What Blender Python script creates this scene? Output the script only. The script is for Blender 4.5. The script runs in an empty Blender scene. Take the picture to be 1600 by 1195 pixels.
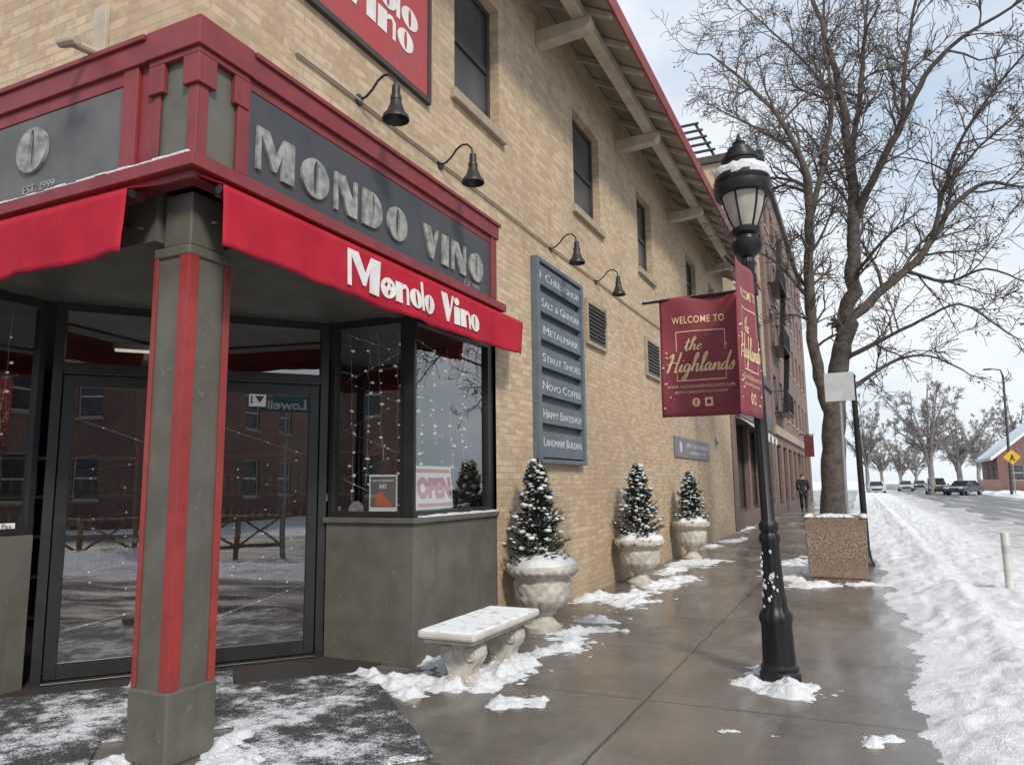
import bpy, bmesh, math, random
from math import sin, cos, pi, atan2, atan, sqrt, radians
from mathutils import Vector, Matrix, noise
V=Vector
S=bpy.context.scene; C=S.collection
rnd=random.Random(11)
# ------------------------------------------------------------------ camera
FPX=1150.; VPX,VPY=1345.,750.; ROLL=.012; H=1.444
_x=VPX-800; _y=-(VPY-597.5)
x0=_x*cos(ROLL)+_y*sin(ROLL); y0=-_x*sin(ROLL)+_y*cos(ROLL)
TH=atan2(-y0,FPX); YAW=atan(x0*cos(TH)/FPX)
fh=V((-sin(YAW),cos(YAW),0)); rt=V((cos(YAW),sin(YAW),0)); Zv=V((0,0,1))
Fv=fh*cos(TH)+Zv*sin(TH); U0=-fh*sin(TH)+Zv*cos(TH)
Ur=U0*cos(ROLL)+rt*sin(ROLL); Rr=rt*cos(ROLL)-U0*sin(ROLL)
CAM=V((0,0,H))
def ray(u,v): return Fv+Rr*((u-800)/FPX)-Ur*((v-597.5)/FPX)
def G(u,v,z=0.):
    d=ray(u,v); return CAM+d*((z-H)/d.z)
def WX(u,v,X):
    d=ray(u,v); return CAM+d*(X/d.x)
def WY(u,v,Y):
    d=ray(u,v); return CAM+d*(Y/d.y)
def Zat(X,Y,v):
    p=V((X,Y,-H)); k=-(v-597.5)/FPX
    return (k*p.dot(Fv)-p.dot(Ur))/(Ur.z-k*Fv.z)
cd=bpy.data.cameras.new('camera'); cam=bpy.data.objects.new('camera',cd); C.objects.link(cam)
cd.sensor_width=36; cd.sensor_fit='HORIZONTAL'; cd.lens=FPX/1600*36; cd.clip_end=3000; cd.clip_start=.05
m=Matrix.Identity(4)
for i in range(3):
    m[i][0]=Rr[i]; m[i][1]=Ur[i]; m[i][2]=-Fv[i]; m[i][3]=CAM[i]
cam.matrix_world=m; S.camera=cam
# ------------------------------------------------------------------ mesh builder
class MB:
    def __init__(s): s.v=[]; s.f=[]
    def quad(s,a,b,c,d):
        n=len(s.v); s.v+= [tuple(a),tuple(b),tuple(c),tuple(d)]; s.f.append((n,n+1,n+2,n+3)); return s
    def poly(s,pts):
        n=len(s.v); s.v+=[tuple(p) for p in pts]; s.f.append(tuple(range(n,n+len(pts)))); return s
    def box(s,x0,x1,y0,y1,z0,z1):
        n=len(s.v)
        s.v+=[(x0,y0,z0),(x1,y0,z0),(x1,y1,z0),(x0,y1,z0),(x0,y0,z1),(x1,y0,z1),(x1,y1,z1),(x0,y1,z1)]
        s.f+=[tuple(n+i for i in q) for q in ((0,3,2,1),(4,5,6,7),(0,1,5,4),(1,2,6,5),(2,3,7,6),(3,0,4,7))]; return s
    def abox(s,ax,p,out,u0,u1,z0,z1,d0,d1):
        a,b=sorted((p+out*d0,p+out*d1))
        if ax=='x': s.box(a,b,u0,u1,z0,z1)
        else: s.box(u0,u1,a,b,z0,z1)
        return s
    def prism(s,pts,ext):
        ext=V(ext); n=len(s.v); k=len(pts)
        s.v+=[tuple(p) for p in pts]+[tuple(V(p)+ext) for p in pts]
        s.f.append(tuple(range(n+k-1,n-1,-1))); s.f.append(tuple(range(n+k,n+2*k)))
        for i in range(k):
            j=(i+1)%k; s.f.append((n+i,n+j,n+k+j,n+k+i))
        return s
    def tube(s,pts,rad,n=6,cap=True):
        pts=[V(p) for p in pts]
        if not hasattr(rad,'__len__'): rad=[rad]*len(pts)
        base=len(s.v); ref=None
        for i,p in enumerate(pts):
            if i==0: t=pts[1]-p
            elif i==len(pts)-1: t=p-pts[i-1]
            else: t=pts[i+1]-pts[i-1]
            if t.length<1e-9: t=V((0,0,1))
            t.normalize()
            if ref is None:
                ref=V((0,0,1)) if abs(t.z)<.9 else V((1,0,0))
            a=ref-t*ref.dot(t)
            if a.length<1e-6: a=t.orthogonal()
            a.normalize(); ref=a; b=t.cross(a)
            for k in range(n):
                th=2*pi*k/n; q=p+(a*cos(th)+b*sin(th))*rad[i]; s.v.append((q.x,q.y,q.z))
        for i in range(len(pts)-1):
            for k in range(n):
                k2=(k+1)%n
                s.f.append((base+i*n+k,base+i*n+k2,base+(i+1)*n+k2,base+(i+1)*n+k))
        if cap:
            s.f.append(tuple(base+k for k in range(n-1,-1,-1)))
            e=base+(len(pts)-1)*n; s.f.append(tuple(e+k for k in range(n)))
        return s
    def lathe(s,prof,n=24,c=(0,0,0),lobe=None,squash=1.):
        base=len(s.v)
        for (r,z) in prof:
            for k in range(n):
                th=2*pi*k/n; rr=r
                if lobe: rr=r*lobe(z,th)
                s.v.append((c[0]+rr*cos(th),c[1]+rr*sin(th)*squash,c[2]+z))
        for i in range(len(prof)-1):
            for k in range(n):
                k2=(k+1)%n
                s.f.append((base+i*n+k,base+i*n+k2,base+(i+1)*n+k2,base+(i+1)*n+k))
        s.f.append(tuple(base+k for k in range(n-1,-1,-1)))
        e=base+(len(prof)-1)*n; s.f.append(tuple(e+k for k in range(n)))
        return s
    def blob(s,c,r,rng,sq=.6,n=6,rows=4):
        base=len(s.v); c=V(c); j=[[1+rng.uniform(-.25,.25) for _ in range(n)] for _ in range(rows+1)]
        for i in range(rows+1):
            ph=-pi/2+pi*i/rows
            for k in range(n):
                th=2*pi*k/n; rr=r*cos(ph)*j[i][k]+.0005
                s.v.append((c.x+rr*cos(th),c.y+rr*sin(th),c.z+r*sq*sin(ph)))
        for i in range(rows):
            for k in range(n):
                k2=(k+1)%n; s.f.append((base+i*n+k,base+i*n+k2,base+(i+1)*n+k2,base+(i+1)*n+k))
        return s
    def xf(s,M):
        s.v=[tuple(M@V(p)) for p in s.v]; return s
    def add(s,o):
        n=len(s.v); s.v+=o.v; s.f+=[tuple(i+n for i in f) for f in o.f]; return s
    def bounds(s):
        return [(min(p[i] for p in s.v),max(p[i] for p in s.v)) for i in range(3)]
    def build(s,name,mat,parent=None,smooth=0,bevel=0,norm=True):
        b=s.bounds()
        if parent is not None:
            off=V((0,0,0)); q=parent
            while q is not None: off+=q.location; q=q.parent
        else: off=V(((b[0][0]+b[0][1])/2,(b[1][0]+b[1][1])/2,b[2][0]))
        me=bpy.data.meshes.new(name)
        me.from_pydata([(p[0]-off.x,p[1]-off.y,p[2]-off.z) for p in s.v],[],s.f)
        if norm:
            bm=bmesh.new(); bm.from_mesh(me); bmesh.ops.recalc_face_normals(bm,faces=bm.faces); bm.to_mesh(me); bm.free()
        me.materials.append(mat)
        if smooth:
            me.polygons.foreach_set('use_smooth',[True]*len(me.polygons))
            if smooth<3: me.set_sharp_from_angle(angle=smooth)
        me.update()
        o=bpy.data.objects.new(name,me); C.objects.link(o)
        if parent is not None: o.parent=parent
        else: o.location=off
        if bevel:
            md=o.modifiers.new('bevel','BEVEL'); md.width=bevel; md.segments=2; md.limit_method='ANGLE'; md.angle_limit=.6
        return o
def tag(o,label=None,cat=None,group=None,kind=None):
    if label: o['label']=label
    if cat: o['category']=cat
    if group: o['group']=group
    if kind: o['kind']=kind
    return o
def thing(name,label,cat,loc=(0,0,0),group=None):
    o=bpy.data.objects.new(name,None); C.objects.link(o); o.location=loc; o.empty_display_size=.1
    return tag(o,label,cat,group)
def copy_tree(o,parent=None,label=None):
    c=o.copy(); C.objects.link(c)
    if parent: c.parent=parent
    if label: c['label']=label
    for ch in list(o.children): copy_tree(ch,c)
    return c
def basis(o,x,y,z):
    M=Matrix.Identity(4)
    for i in range(3): M[i][0]=x[i]; M[i][1]=y[i]; M[i][2]=z[i]; M[i][3]=o[i]
    return M
def SIDE(o): return basis(o,(0,1,0),(0,0,1),(1,0,0))     # faces +X
def FRONT(o): return basis(o,(1,0,0),(0,0,1),(0,-1,0))   # faces -Y
def curve_mb(cu):
    ob=bpy.data.objects.new('tmp',cu); C.objects.link(ob)
    dg=bpy.context.evaluated_depsgraph_get(); me=bpy.data.meshes.new_from_object(ob.evaluated_get(dg))
    mb=MB(); mb.v=[tuple(v.co) for v in me.vertices]; mb.f=[tuple(p.vertices) for p in me.polygons]
    bpy.data.objects.remove(ob); bpy.data.meshes.remove(me); bpy.data.curves.remove(cu)
    return mb
def text_mb(s,size=1,ext=.002,off=0,shear=0,space=1,res=3):
    cu=bpy.data.curves.new('t','FONT'); cu.body=s; cu.size=size; cu.extrude=ext; cu.offset=off; cu.shear=shear
    cu.space_character=space; cu.resolution_u=res; cu.align_x='LEFT'
    return curve_mb(cu)
def fit(mb,w=None,h=None,center=False):
    b=mb.bounds(); sx=w/(b[0][1]-b[0][0]) if w else None; sy=h/(b[1][1]-b[1][0]) if h else None
    if sx is None: sx=sy
    if sy is None: sy=sx
    if sx is None: sx=sy=1.
    cx=(b[0][0]+b[0][1])/2 if center else b[0][0]; cy=(b[1][0]+b[1][1])/2 if center else b[1][0]
    mb.v=[((p[0]-cx)*sx,(p[1]-cy)*sy,p[2]) for p in mb.v]; return mb
# deco glyphs (fat strokes, slit counters)
def ell(cx,cy,rx,ry,n=36): return [(cx+rx*cos(2*pi*k/n),cy+ry*sin(2*pi*k/n)) for k in range(n)]
def half(cx,cy,rx,ry,n=16): return [(cx+rx*cos(pi/2-pi*k/n),cy+ry*sin(pi/2-pi*k/n)) for k in range(n+1)]
GL={'O':(1.0,[ell(.5,.5,.5,.5),ell(.5,.5,.10,.44)]),
 'D':(.9,[[(0,0),(0,1)]+half(.38,.5,.5,.5),[(.4,.07),(.4,.93)]+half(.42,.5,.10,.43)]),
 'N':(.94,[[(0,0),(0,1),(.38,1),(.80,.36),(.80,1),(.92,1),(.92,0),(.56,0),(.12,.70),(.12,0)]]),
 'M':(1.22,[[(0,0),(0,1),(.36,1),(.62,.48),(.84,1),(1.2,1),(1.2,0),(.80,0),(.80,.62),(.62,.12),(.52,.12),(.12,.84),(.12,0)]]),
 'V':(.92,[[(0,1),(.42,1),(.63,.40),(.80,1),(.92,1),(.58,0),(.42,0)]]),
 'I':(.38,[[(0,0),(0,1),(.37,1),(.37,0)]]),
 'o':(.70,[ell(.35,.33,.35,.33),ell(.35,.33,.07,.28)]),
 'g':(.70,[ell(.35,.33,.35,.33),[(.14,.38),(.24,.52),(.33,.44),(.26,.32)],[(.40,.52),(.56,.44),(.48,.36)],[(.33,.24),(.46,.28),(.42,.1),(.33,.1)]]),
 'n':(.76,[[(0,0),(0,.66),(.36,.66),(.36,.57),(.46,.66),(.6,.66),(.73,.54),(.73,0),(.61,0),(.61,.46),(.54,.55),(.36,.44),(.36,0)]]),
 'd':(.86,[ell(.35,.33,.35,.33),ell(.36,.33,.07,.28),[(.705,0),(.705,1),(.84,1),(.84,0)]]),
 'i':(.38,[[(0,0),(0,.66),(.35,.66),(.35,0)],ell(.175,.86,.17,.14,16)]),
 ' ':(.40,[])}
def deco(s,gap=.1,ext=.004,h=1.):
    cu=bpy.data.curves.new('t','CURVE'); cu.dimensions='2D'; cu.fill_mode='BOTH'; cu.extrude=ext
    x=0
    for ch in s:
        w,ol=GL[ch]
        for pts in ol:
            sp=cu.splines.new('POLY'); sp.points.add(len(pts)-1); sp.use_cyclic_u=True
            for q,(a,b) in zip(sp.points,pts): q.co=((x+a)*h,b*h,0,1)
        x+=w+gap
    return curve_mb(cu)
def deco_letters(s,gap,ext,h,w=None):
    tot=sum(GL[c][0]+gap for c in s)-gap; sx=(w/tot) if w else h; x=0; out=[]
    for ch in s:
        if ch!=' ':
            t=deco(ch,0,ext); t.v=[((p[0]+x)*sx,p[1]*h,p[2]) for p in t.v]; out.append(t)
        x+=GL[ch][0]+gap
    return out,tot*sx
# brush script strokes for the banner
SC={'t':(.27,[[(0,.18),(.09,.4),(.17,.88),(.13,.42),(.12,.08),(.19,0),(.29,.15)],[(.0,.6),(.14,.62),(.3,.66)]]),
 'h':(.40,[[(0,.15),(.15,.5),(.25,.88),(.2,1.0),(.13,.8),(.07,0)],[(.08,.15),(.2,.4),(.29,.36),(.27,.08),(.33,0),(.42,.15)]]),
 'e':(.27,[[(0,.15),(.14,.22),(.23,.34),(.16,.42),(.07,.3),(.06,.08),(.16,0),(.29,.13)]]),
 'H':(.54,[[(.02,.8),(.12,1.0),(.17,.9),(.11,.4),(.05,-.02)],[(.5,1.08),(.44,.6),(.38,.1),(.43,0),(.55,.13)],[(-.02,.42),(.2,.53),(.44,.5)]]),
 'i':(.21,[[(0,.15),(.09,.41),(.06,.08),(.12,0),(.22,.15)],[(.12,.57),(.13,.63)]]),
 'g':(.31,[[(.22,.36),(.12,.42),(.02,.25),(.06,.02),(.16,.08),(.24,.38),(.2,-.1),(.12,-.42),(.02,-.38),(.08,-.2),(.32,.14)]]),
 'l':(.22,[[(0,.15),(.14,.5),(.22,.9),(.16,1.02),(.1,.75),(.08,.08),(.14,0),(.24,.15)]]),
 'a':(.34,[[(.22,.36),(.12,.42),(.02,.22),(.06,.0),(.16,.1),(.23,.38),(.21,.08),(.27,0),(.35,.15)]]),
 'n':(.36,[[(0,.15),(.06,.41),(.05,0),(.12,.3),(.22,.41),(.25,.3),(.24,.06),(.3,0),(.37,.15)]]),
 'd':(.34,[[(.22,.36),(.12,.42),(.02,.22),(.06,.0),(.16,.1),(.24,.6),(.29,1.02),(.23,.5),(.22,.08),(.28,0),(.35,.15)]]),
 's':(.22,[[(0,.15),(.1,.35),(.14,.46),(.17,.22),(.1,.0),(.01,.04)]])}
def script_mb(word,wid=.028,slant=.18):
    mb=MB(); x=0; lay=0
    for ch in word:
        w,strokes=SC[ch]
        for st in strokes:
            P=[V((a+x,b,0)) for a,b in st]; Q=[]
            for i in range(len(P)-1):
                p0=P[max(i-1,0)];p1=P[i];p2=P[i+1];p3=P[min(i+2,len(P)-1)]
                for k in range(6):
                    t=k/6; Q.append(.5*((2*p1)+(p2-p0)*t+(2*p0-5*p1+4*p2-p3)*t*t+(3*p1-p0-3*p2+p3)*t**3))
            Q.append(P[-1]); n0=len(mb.v); L=len(Q)
            for i,q in enumerate(Q):
                t=(Q[min(i+1,L-1)]-Q[max(i-1,0)]); t.normalize(); nn=V((-t.y,t.x,0))
                ww=wid*(.75+.75*abs(t.y)*(1 if t.y<0 else .35))
                z=.0002*lay+.00001*i
                for sg in (-1,1):
                    r=q+nn*ww*sg; mb.v.append((r.x+slant*r.y,r.y,z))
            for i in range(L-1): a=n0+2*i; mb.f.append((a,a+1,a+3,a+2))
            lay+=1
        x+=w
    return mb
# ------------------------------------------------------------------ materials
def nt(name):
    m=bpy.data.materials.new(name); m.use_nodes=True; t=m.node_tree; t.nodes.clear()
    o=t.nodes.new('ShaderNodeOutputMaterial'); b=t.nodes.new('ShaderNodeBsdfPrincipled'); t.links.new(b.outputs[0],o.inputs[0])
    return m,t,b,o
def nd(t,typ,**k):
    n=t.nodes.new(typ)
    for a,v in k.items(): setattr(n,a,v)
    return n
def mathn(t,op,a,b=None,c=None,clamp=False):
    n=t.nodes.new('ShaderNodeMath'); n.operation=op; n.use_clamp=clamp
    for i,x in enumerate((a,b,c)):
        if x is None: continue
        if isinstance(x,(int,float)): n.inputs[i].default_value=x
        else: t.links.new(x,n.inputs[i])
    return n.outputs[0]
def mixc(t,f,a,b,mode='MIX'):
    n=t.nodes.new('ShaderNodeMix'); n.data_type='RGBA'; n.blend_type=mode
    for i,x in ((0,f),(6,a),(7,b)):
        if isinstance(x,(int,float)): n.inputs[i].default_value=x
        elif isinstance(x,tuple): n.inputs[i].default_value=(*x[:3],1)
        else: t.links.new(x,n.inputs[i])
    return n.outputs[2]
def noi(t,vec,scale,detail=4,rough=.55):
    n=nd(t,'ShaderNodeTexNoise'); n.inputs['Scale'].default_value=scale; n.inputs['Detail'].default_value=detail; n.inputs['Roughness'].default_value=rough
    if vec is not None: t.links.new(vec,n.inputs['Vector'])
    return n.outputs['Fac']
def sstep(t,x,a,b):
    n=nd(t,'ShaderNodeMapRange'); n.interpolation_type='SMOOTHSTEP'
    t.links.new(x,n.inputs[0]); n.inputs[1].default_value=a; n.inputs[2].default_value=b; return n.outputs[0]
def bump(t,b,h,strength,dist=.01):
    n=nd(t,'ShaderNodeBump'); n.inputs['Strength'].default_value=strength; n.inputs['Distance'].default_value=dist
    t.links.new(h,n.inputs['Height']); t.links.new(n.outputs[0],b.inputs['Normal']); return n
def mk(name,c1,rough=.6,c2=None,sc=6,bs=60,bp=.15,bd=.004,metal=0,spec=.5,snow=0,emit=0,wear=None,rv=.1,streak=None):
    m,t,b,o=nt(name); tc=nd(t,'ShaderNodeTexCoord').outputs['Object']
    if c2 is None: c2=tuple(x*.75 for x in c1)
    n1=noi(t,tc,sc,5,.6); f=sstep(t,n1,.32,.7)
    col=mixc(t,f,c1,c2)
    if wear:
        n3=noi(t,tc,sc*4,6,.7); col=mixc(t,sstep(t,n3,.6,.68),col,wear)
    if streak:
        mp=nd(t,'ShaderNodeMapping'); mp.inputs['Scale'].default_value=(9,9,.7); t.links.new(tc,mp.inputs[0])
        n5=noi(t,mp.outputs[0],1.,5,.65); col=mixc(t,mathn(t,'MULTIPLY',sstep(t,n5,.5,.75),.55),col,streak)
    if snow:
        g=nd(t,'ShaderNodeNewGeometry'); sp=nd(t,'ShaderNodeSeparateXYZ'); t.links.new(g.outputs['Normal'],sp.inputs[0])
        n4=noi(t,tc,9,4); s=mathn(t,'ADD',sp.outputs[2],mathn(t,'MULTIPLY',mathn(t,'SUBTRACT',n4,.5),1.2)); col=mixc(t,sstep(t,s,1-snow,1.15-snow),col,(.82,.84,.87))
    t.links.new(col,b.inputs['Base Color'])
    r=nd(t,'ShaderNodeMapRange'); t.links.new(n1,r.inputs[0]); r.inputs[3].default_value=max(0,rough-rv); r.inputs[4].default_value=min(1,rough+rv); t.links.new(r.outputs[0],b.inputs['Roughness'])
    b.inputs['Metallic'].default_value=metal; b.inputs['Specular IOR Level'].default_value=spec
    if bp: bump(t,b,noi(t,tc,bs,4,.6),bp,bd)
    if emit:
        t.links.new(col,b.inputs['Emission Color']); b.inputs['Emission Strength'].default_value=emit
    return m
def brick(name,c1,c2,mor,bw=.205,rh=.068,ms=.007,dark=(.2,.15,.1)):
    m,t,b,o=nt(name); p=nd(t,'ShaderNodeNewGeometry').outputs['Position']; s=nd(t,'ShaderNodeSeparateXYZ'); t.links.new(p,s.inputs[0])
    u=mathn(t,'ADD',s.outputs[0],s.outputs[1]); cb=nd(t,'ShaderNodeCombineXYZ'); t.links.new(u,cb.inputs[0]); t.links.new(s.outputs[2],cb.inputs[1])
    k=nd(t,'ShaderNodeTexBrick'); t.links.new(cb.outputs[0],k.inputs['Vector'])
    for a,v in (('Scale',1),('Mortar Size',ms),('Mortar Smooth',.15),('Bias',-.15),('Brick Width',bw),('Row Height',rh)): k.inputs[a].default_value=v
    k.inputs['Color1'].default_value=(*c1,1); k.inputs['Color2'].default_value=(*c2,1); k.inputs['Mortar'].default_value=(*mor,1)
    col=k.outputs[0]
    n1=noi(t,p,.55,5,.6); col=mixc(t,mathn(t,'MULTIPLY',sstep(t,n1,.42,.75),.42),col,dark)
    n2=noi(t,p,14,3); col=mixc(t,mathn(t,'MULTIPLY',sstep(t,n2,.45,.7),.2),col,mixc(t,.5,c1,(.9,.85,.75)))
    mp0=nd(t,'ShaderNodeMapping'); mp0.inputs['Scale'].default_value=(4.9,14.7,1); t.links.new(cb.outputs[0],mp0.inputs[0])
    n3=noi(t,mp0.outputs[0],1.,2); col=mixc(t,mathn(t,'MULTIPLY',sstep(t,n3,.54,.64),.5),col,mixc(t,.35,c2,dark))
    mp=nd(t,'ShaderNodeMapping'); mp.inputs['Scale'].default_value=(2.2,2.2,.25); t.links.new(p,mp.inputs[0])
    n5=noi(t,mp.outputs[0],1.1,5,.6); col=mixc(t,mathn(t,'MULTIPLY',sstep(t,n5,.5,.72),.25),col,dark)
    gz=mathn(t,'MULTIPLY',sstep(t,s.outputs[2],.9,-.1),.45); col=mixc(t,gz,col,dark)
    t.links.new(col,b.inputs['Base Color']); b.inputs['Roughness'].default_value=.85
    h=mathn(t,'ADD',mathn(t,'SUBTRACT',1,k.outputs['Fac']),mathn(t,'MULTIPLY',noi(t,p,70,3),.35)); bump(t,b,h,.7,.007)
    return m
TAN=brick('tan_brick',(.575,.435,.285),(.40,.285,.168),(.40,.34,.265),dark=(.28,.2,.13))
REDB=brick('red_brick',(.22,.10,.08),(.155,.07,.055),(.24,.19,.165),dark=(.09,.05,.045))
BRN=brick('brown_brick',(.26,.15,.12),(.18,.1,.08),(.26,.22,.19),dark=(.1,.065,.055))
DBRN=brick('dark_brown_brick',(.20,.115,.09),(.14,.08,.065),(.2,.17,.15),dark=(.08,.055,.048))
CREAM=mk('eave_timber_paint',(.50,.43,.34),.7,(.36,.30,.23),sc=3,bp=.2)
EAVED=mk('eave_boards',(.34,.29,.235),.8,(.25,.21,.17),sc=4)
FASC=mk('red_roof_edge',(.28,.045,.04),.5,(.2,.03,.03),sc=5,snow=.15)
ROOFM=mk('red_roof_tile',(.22,.06,.05),.7,(.15,.045,.04),sc=9,snow=.4)
RED=mk('dark_red_trim_paint',(.24,.035,.04),.5,(.18,.028,.032),sc=5,bp=.15,bs=30,wear=(.15,.04,.04),streak=(.13,.03,.03))
REDS=mk('bright_red_strip_paint',(.33,.04,.04),.45,(.25,.032,.032),sc=5,bp=.1,wear=(.19,.03,.03),streak=(.2,.03,.03))
GRY=mk('olive_grey_paint',(.128,.122,.098),.5,(.092,.087,.07),sc=4,bp=.2,bs=45,wear=(.165,.155,.13),streak=(.07,.066,.055))
PANEL=mk('charcoal_sign_panel',(.042,.046,.052),.5,(.062,.066,.07),sc=2.5,bp=.15,bs=120)
PANELF=mk('weathered_grey_panel',(.13,.13,.128),.5,(.085,.085,.083),sc=1.6,bp=.2,streak=(.07,.07,.07))
LETG=mk('weathered_pale_metal',(.36,.36,.34),.5,(.14,.14,.135),sc=13,bp=.15,wear=(.5,.5,.48),metal=.0)
BLK=mk('black_frame_paint',(.014,.015,.016),.35,(.022,.022,.022),sc=5,bp=.05)
BLKI=mk('black_cast_iron',(.010,.0105,.012),.42,(.018,.0185,.02),sc=14,bp=.22,bs=90,snow=.05,spec=.35)
DKW=mk('dark_window_paint',(.04,.036,.032),.55,(.055,.05,.045),sc=5)
SILL=mk('sandstone_sill',(.38,.31,.22),.8,(.30,.24,.17),sc=8,snow=.05)
CANV=mk('red_canvas',(.44,.017,.038),.78,(.34,.012,.028),sc=3,bs=260,bp=.2,bd=.002,spec=.2,streak=(.29,.012,.026))
WHT=mk('white_letter_paint',(.74,.73,.69),.6,(.62,.61,.58),sc=8,bp=.05)
DIRL=mk('pale_grey_letter_paint',(.56,.58,.60),.6,(.45,.47,.49),sc=8,bp=.05)
GOLD=mk('gold_letter_print',(.78,.58,.33),.6,(.70,.5,.27),sc=8,bp=0)
BANN=mk('burgundy_banner_vinyl',(.255,.043,.056),.55,(.195,.034,.046),sc=3,bp=.1,spec=.35)
BANN2=mk('dark_red_banner_cloth',(.13,.02,.025),.7,bp=0)
SIGNR=mk('faded_red_sign_board',(.42,.05,.06),.6,(.34,.07,.075),sc=3,bp=.1,wear=(.46,.15,.14),streak=(.32,.09,.09))
SLATE=mk('slate_blue_sign_paint',(.125,.15,.175),.55,(.095,.118,.14),sc=5,bp=.1,streak=(.09,.105,.12))
SLATE2=mk('dark_slate_frame_paint',(.045,.058,.072),.55,(.035,.045,.055),sc=5)
CONC=mk('cast_concrete',(.52,.495,.44),.85,(.36,.335,.29),sc=9,bp=.5,bs=60,bd=.008)
STONE=mk('pale_cast_stone',(.56,.53,.47),.8,(.38,.355,.31),sc=11,bp=.35,bs=60,bd=.006)
STONES=mk('snow_dusted_stone',(.60,.58,.54),.8,(.48,.46,.43),sc=6,bp=.3,bs=60,bd=.006,snow=.2)
STEEL=mk('galvanised_steel',(.33,.34,.35),.45,(.25,.26,.27),sc=9,metal=.5,bp=.05)
SIGNB=mk('aluminium_sign_back',(.52,.53,.54),.45,(.42,.43,.44),sc=6,bp=.03)
BARK=mk('grey_brown_bark',(.125,.105,.088),.9,(.06,.05,.043),sc=9,bp=.9,bs=26,bd=.03)
TWIG=mk('twig_bark',(.12,.098,.085),.9,(.085,.068,.06),sc=3,bp=0)
PODS=mk('dry_seed_pods',(.16,.085,.045),.9,(.1,.06,.035),sc=5,bp=0)
FARTW=mk('grey_far_twigs',(.27,.245,.235),.95,(.2,.185,.18),sc=1,bp=0)
NEED=mk('spruce_needles',(.022,.042,.024),.7,(.04,.058,.03),sc=14,bp=0,spec=.3)
IRONG=mk('dark_bronze_lamp',(.035,.033,.03),.45,(.025,.023,.021),sc=9,metal=.2,bp=.08)
INT=mk('dark_interior_paint',(.04,.032,.027),.8,(.025,.02,.018),sc=1.2)
WOOD=mk('brown_shelf_wood',(.16,.085,.045),.6,(.1,.05,.028),sc=6)
WOOD2=mk('weathered_railing_wood',(.27,.18,.11),.7,(.18,.115,.07),sc=6)
BOTT=mk('dark_bottle_glass',(.02,.03,.018),.12,(.05,.015,.015),sc=4,bp=0)
PAPER=mk('white_paper',(.86,.85,.82),.8,(.78,.77,.74),sc=4,bp=0)
DPAPER=mk('charcoal_poster_print',(.10,.105,.11),.6,(.15,.155,.16),sc=4,bp=0)
ORNG=mk('orange_print',(.60,.14,.03),.7,(.48,.11,.03),sc=5,bp=0)
REDP=mk('red_print',(.50,.05,.03),.7,(.42,.04,.028),sc=5,bp=0)
YEL=mk('yellow_sign_sheet',(.70,.42,.02),.5,(.6,.36,.02),sc=5,bp=0)
GREENS=mk('blue_green_street_sign',(.03,.14,.16),.4,(.025,.12,.135),sc=5,bp=0)
SKIN=mk('skin_tone',(.42,.26,.19),.6,bp=0)
CLOTH=mk('black_jacket_cloth',(.016,.016,.02),.85,(.025,.025,.03),sc=9)
CLOTH2=mk('charcoal_trouser_cloth',(.03,.032,.04),.85,(.022,.024,.03),sc=9)
HAIR=mk('dark_hair_strands',(.02,.015,.012),.7)
TYRE=mk('tyre_rubber',(.02,.02,.02),.85)
CARD=mk('charcoal_car_paint',(.03,.032,.037),.25,(.04,.042,.047),sc=3,bp=0,snow=.1)
CARB=mk('dark_blue_car_paint',(.03,.045,.075),.25,(.04,.055,.085),sc=3,bp=0,snow=.1)
CARS=mk('silver_car_paint',(.35,.36,.37),.3,(.3,.31,.32),sc=3,bp=0,snow=.1)
CARW=mk('snowy_white_car_paint',(.7,.71,.73),.4,(.6,.61,.63),sc=3,bp=0,snow=.5)
CGL=mk('car_window_glass',(.02,.022,.025),.08,bp=0)
HEADL=mk('headlight_lens',(.7,.7,.68),.2,bp=0)
TAILL=mk('red_tail_lens',(.35,.02,.02),.3,bp=0)
UPGL=mk('dusty_window_glass',(.05,.052,.055),.28,(.085,.087,.09),sc=1.5,bp=0,spec=.35,rv=.06)
SHOPG=mk('dark_shop_glass',(.018,.02,.022),.08,bp=0,rv=.03)
TANW=mk('tan_stucco',(.40,.31,.21),.85,(.34,.26,.17),sc=2)
LANT=mk('frosted_lantern_glass',(.46,.44,.39),.35,(.34,.325,.28),sc=7,bp=.05)
BULB=mk('string_light_bulb',(.9,.87,.75),.4,bp=0,emit=.35)
WIRE=mk('silver_wire',(.5,.5,.48),.4,bp=0)
TUBE=mk('lit_tube_lamp',(1,.9,.72),.4,bp=0,emit=.8)
PLAST=mk('white_plastic_post',(.62,.62,.6),.45,(.5,.5,.48),sc=6)
PLQ=mk('plaque_grey_paint',(.16,.165,.17),.5,bp=.05)
FAINT=mk('faint_grey_print',(.13,.13,.13),.8,bp=0)
ROUND=mk('pale_round_print',(.4,.4,.4),.7,(.15,.15,.15),sc=30,bp=0)
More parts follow.
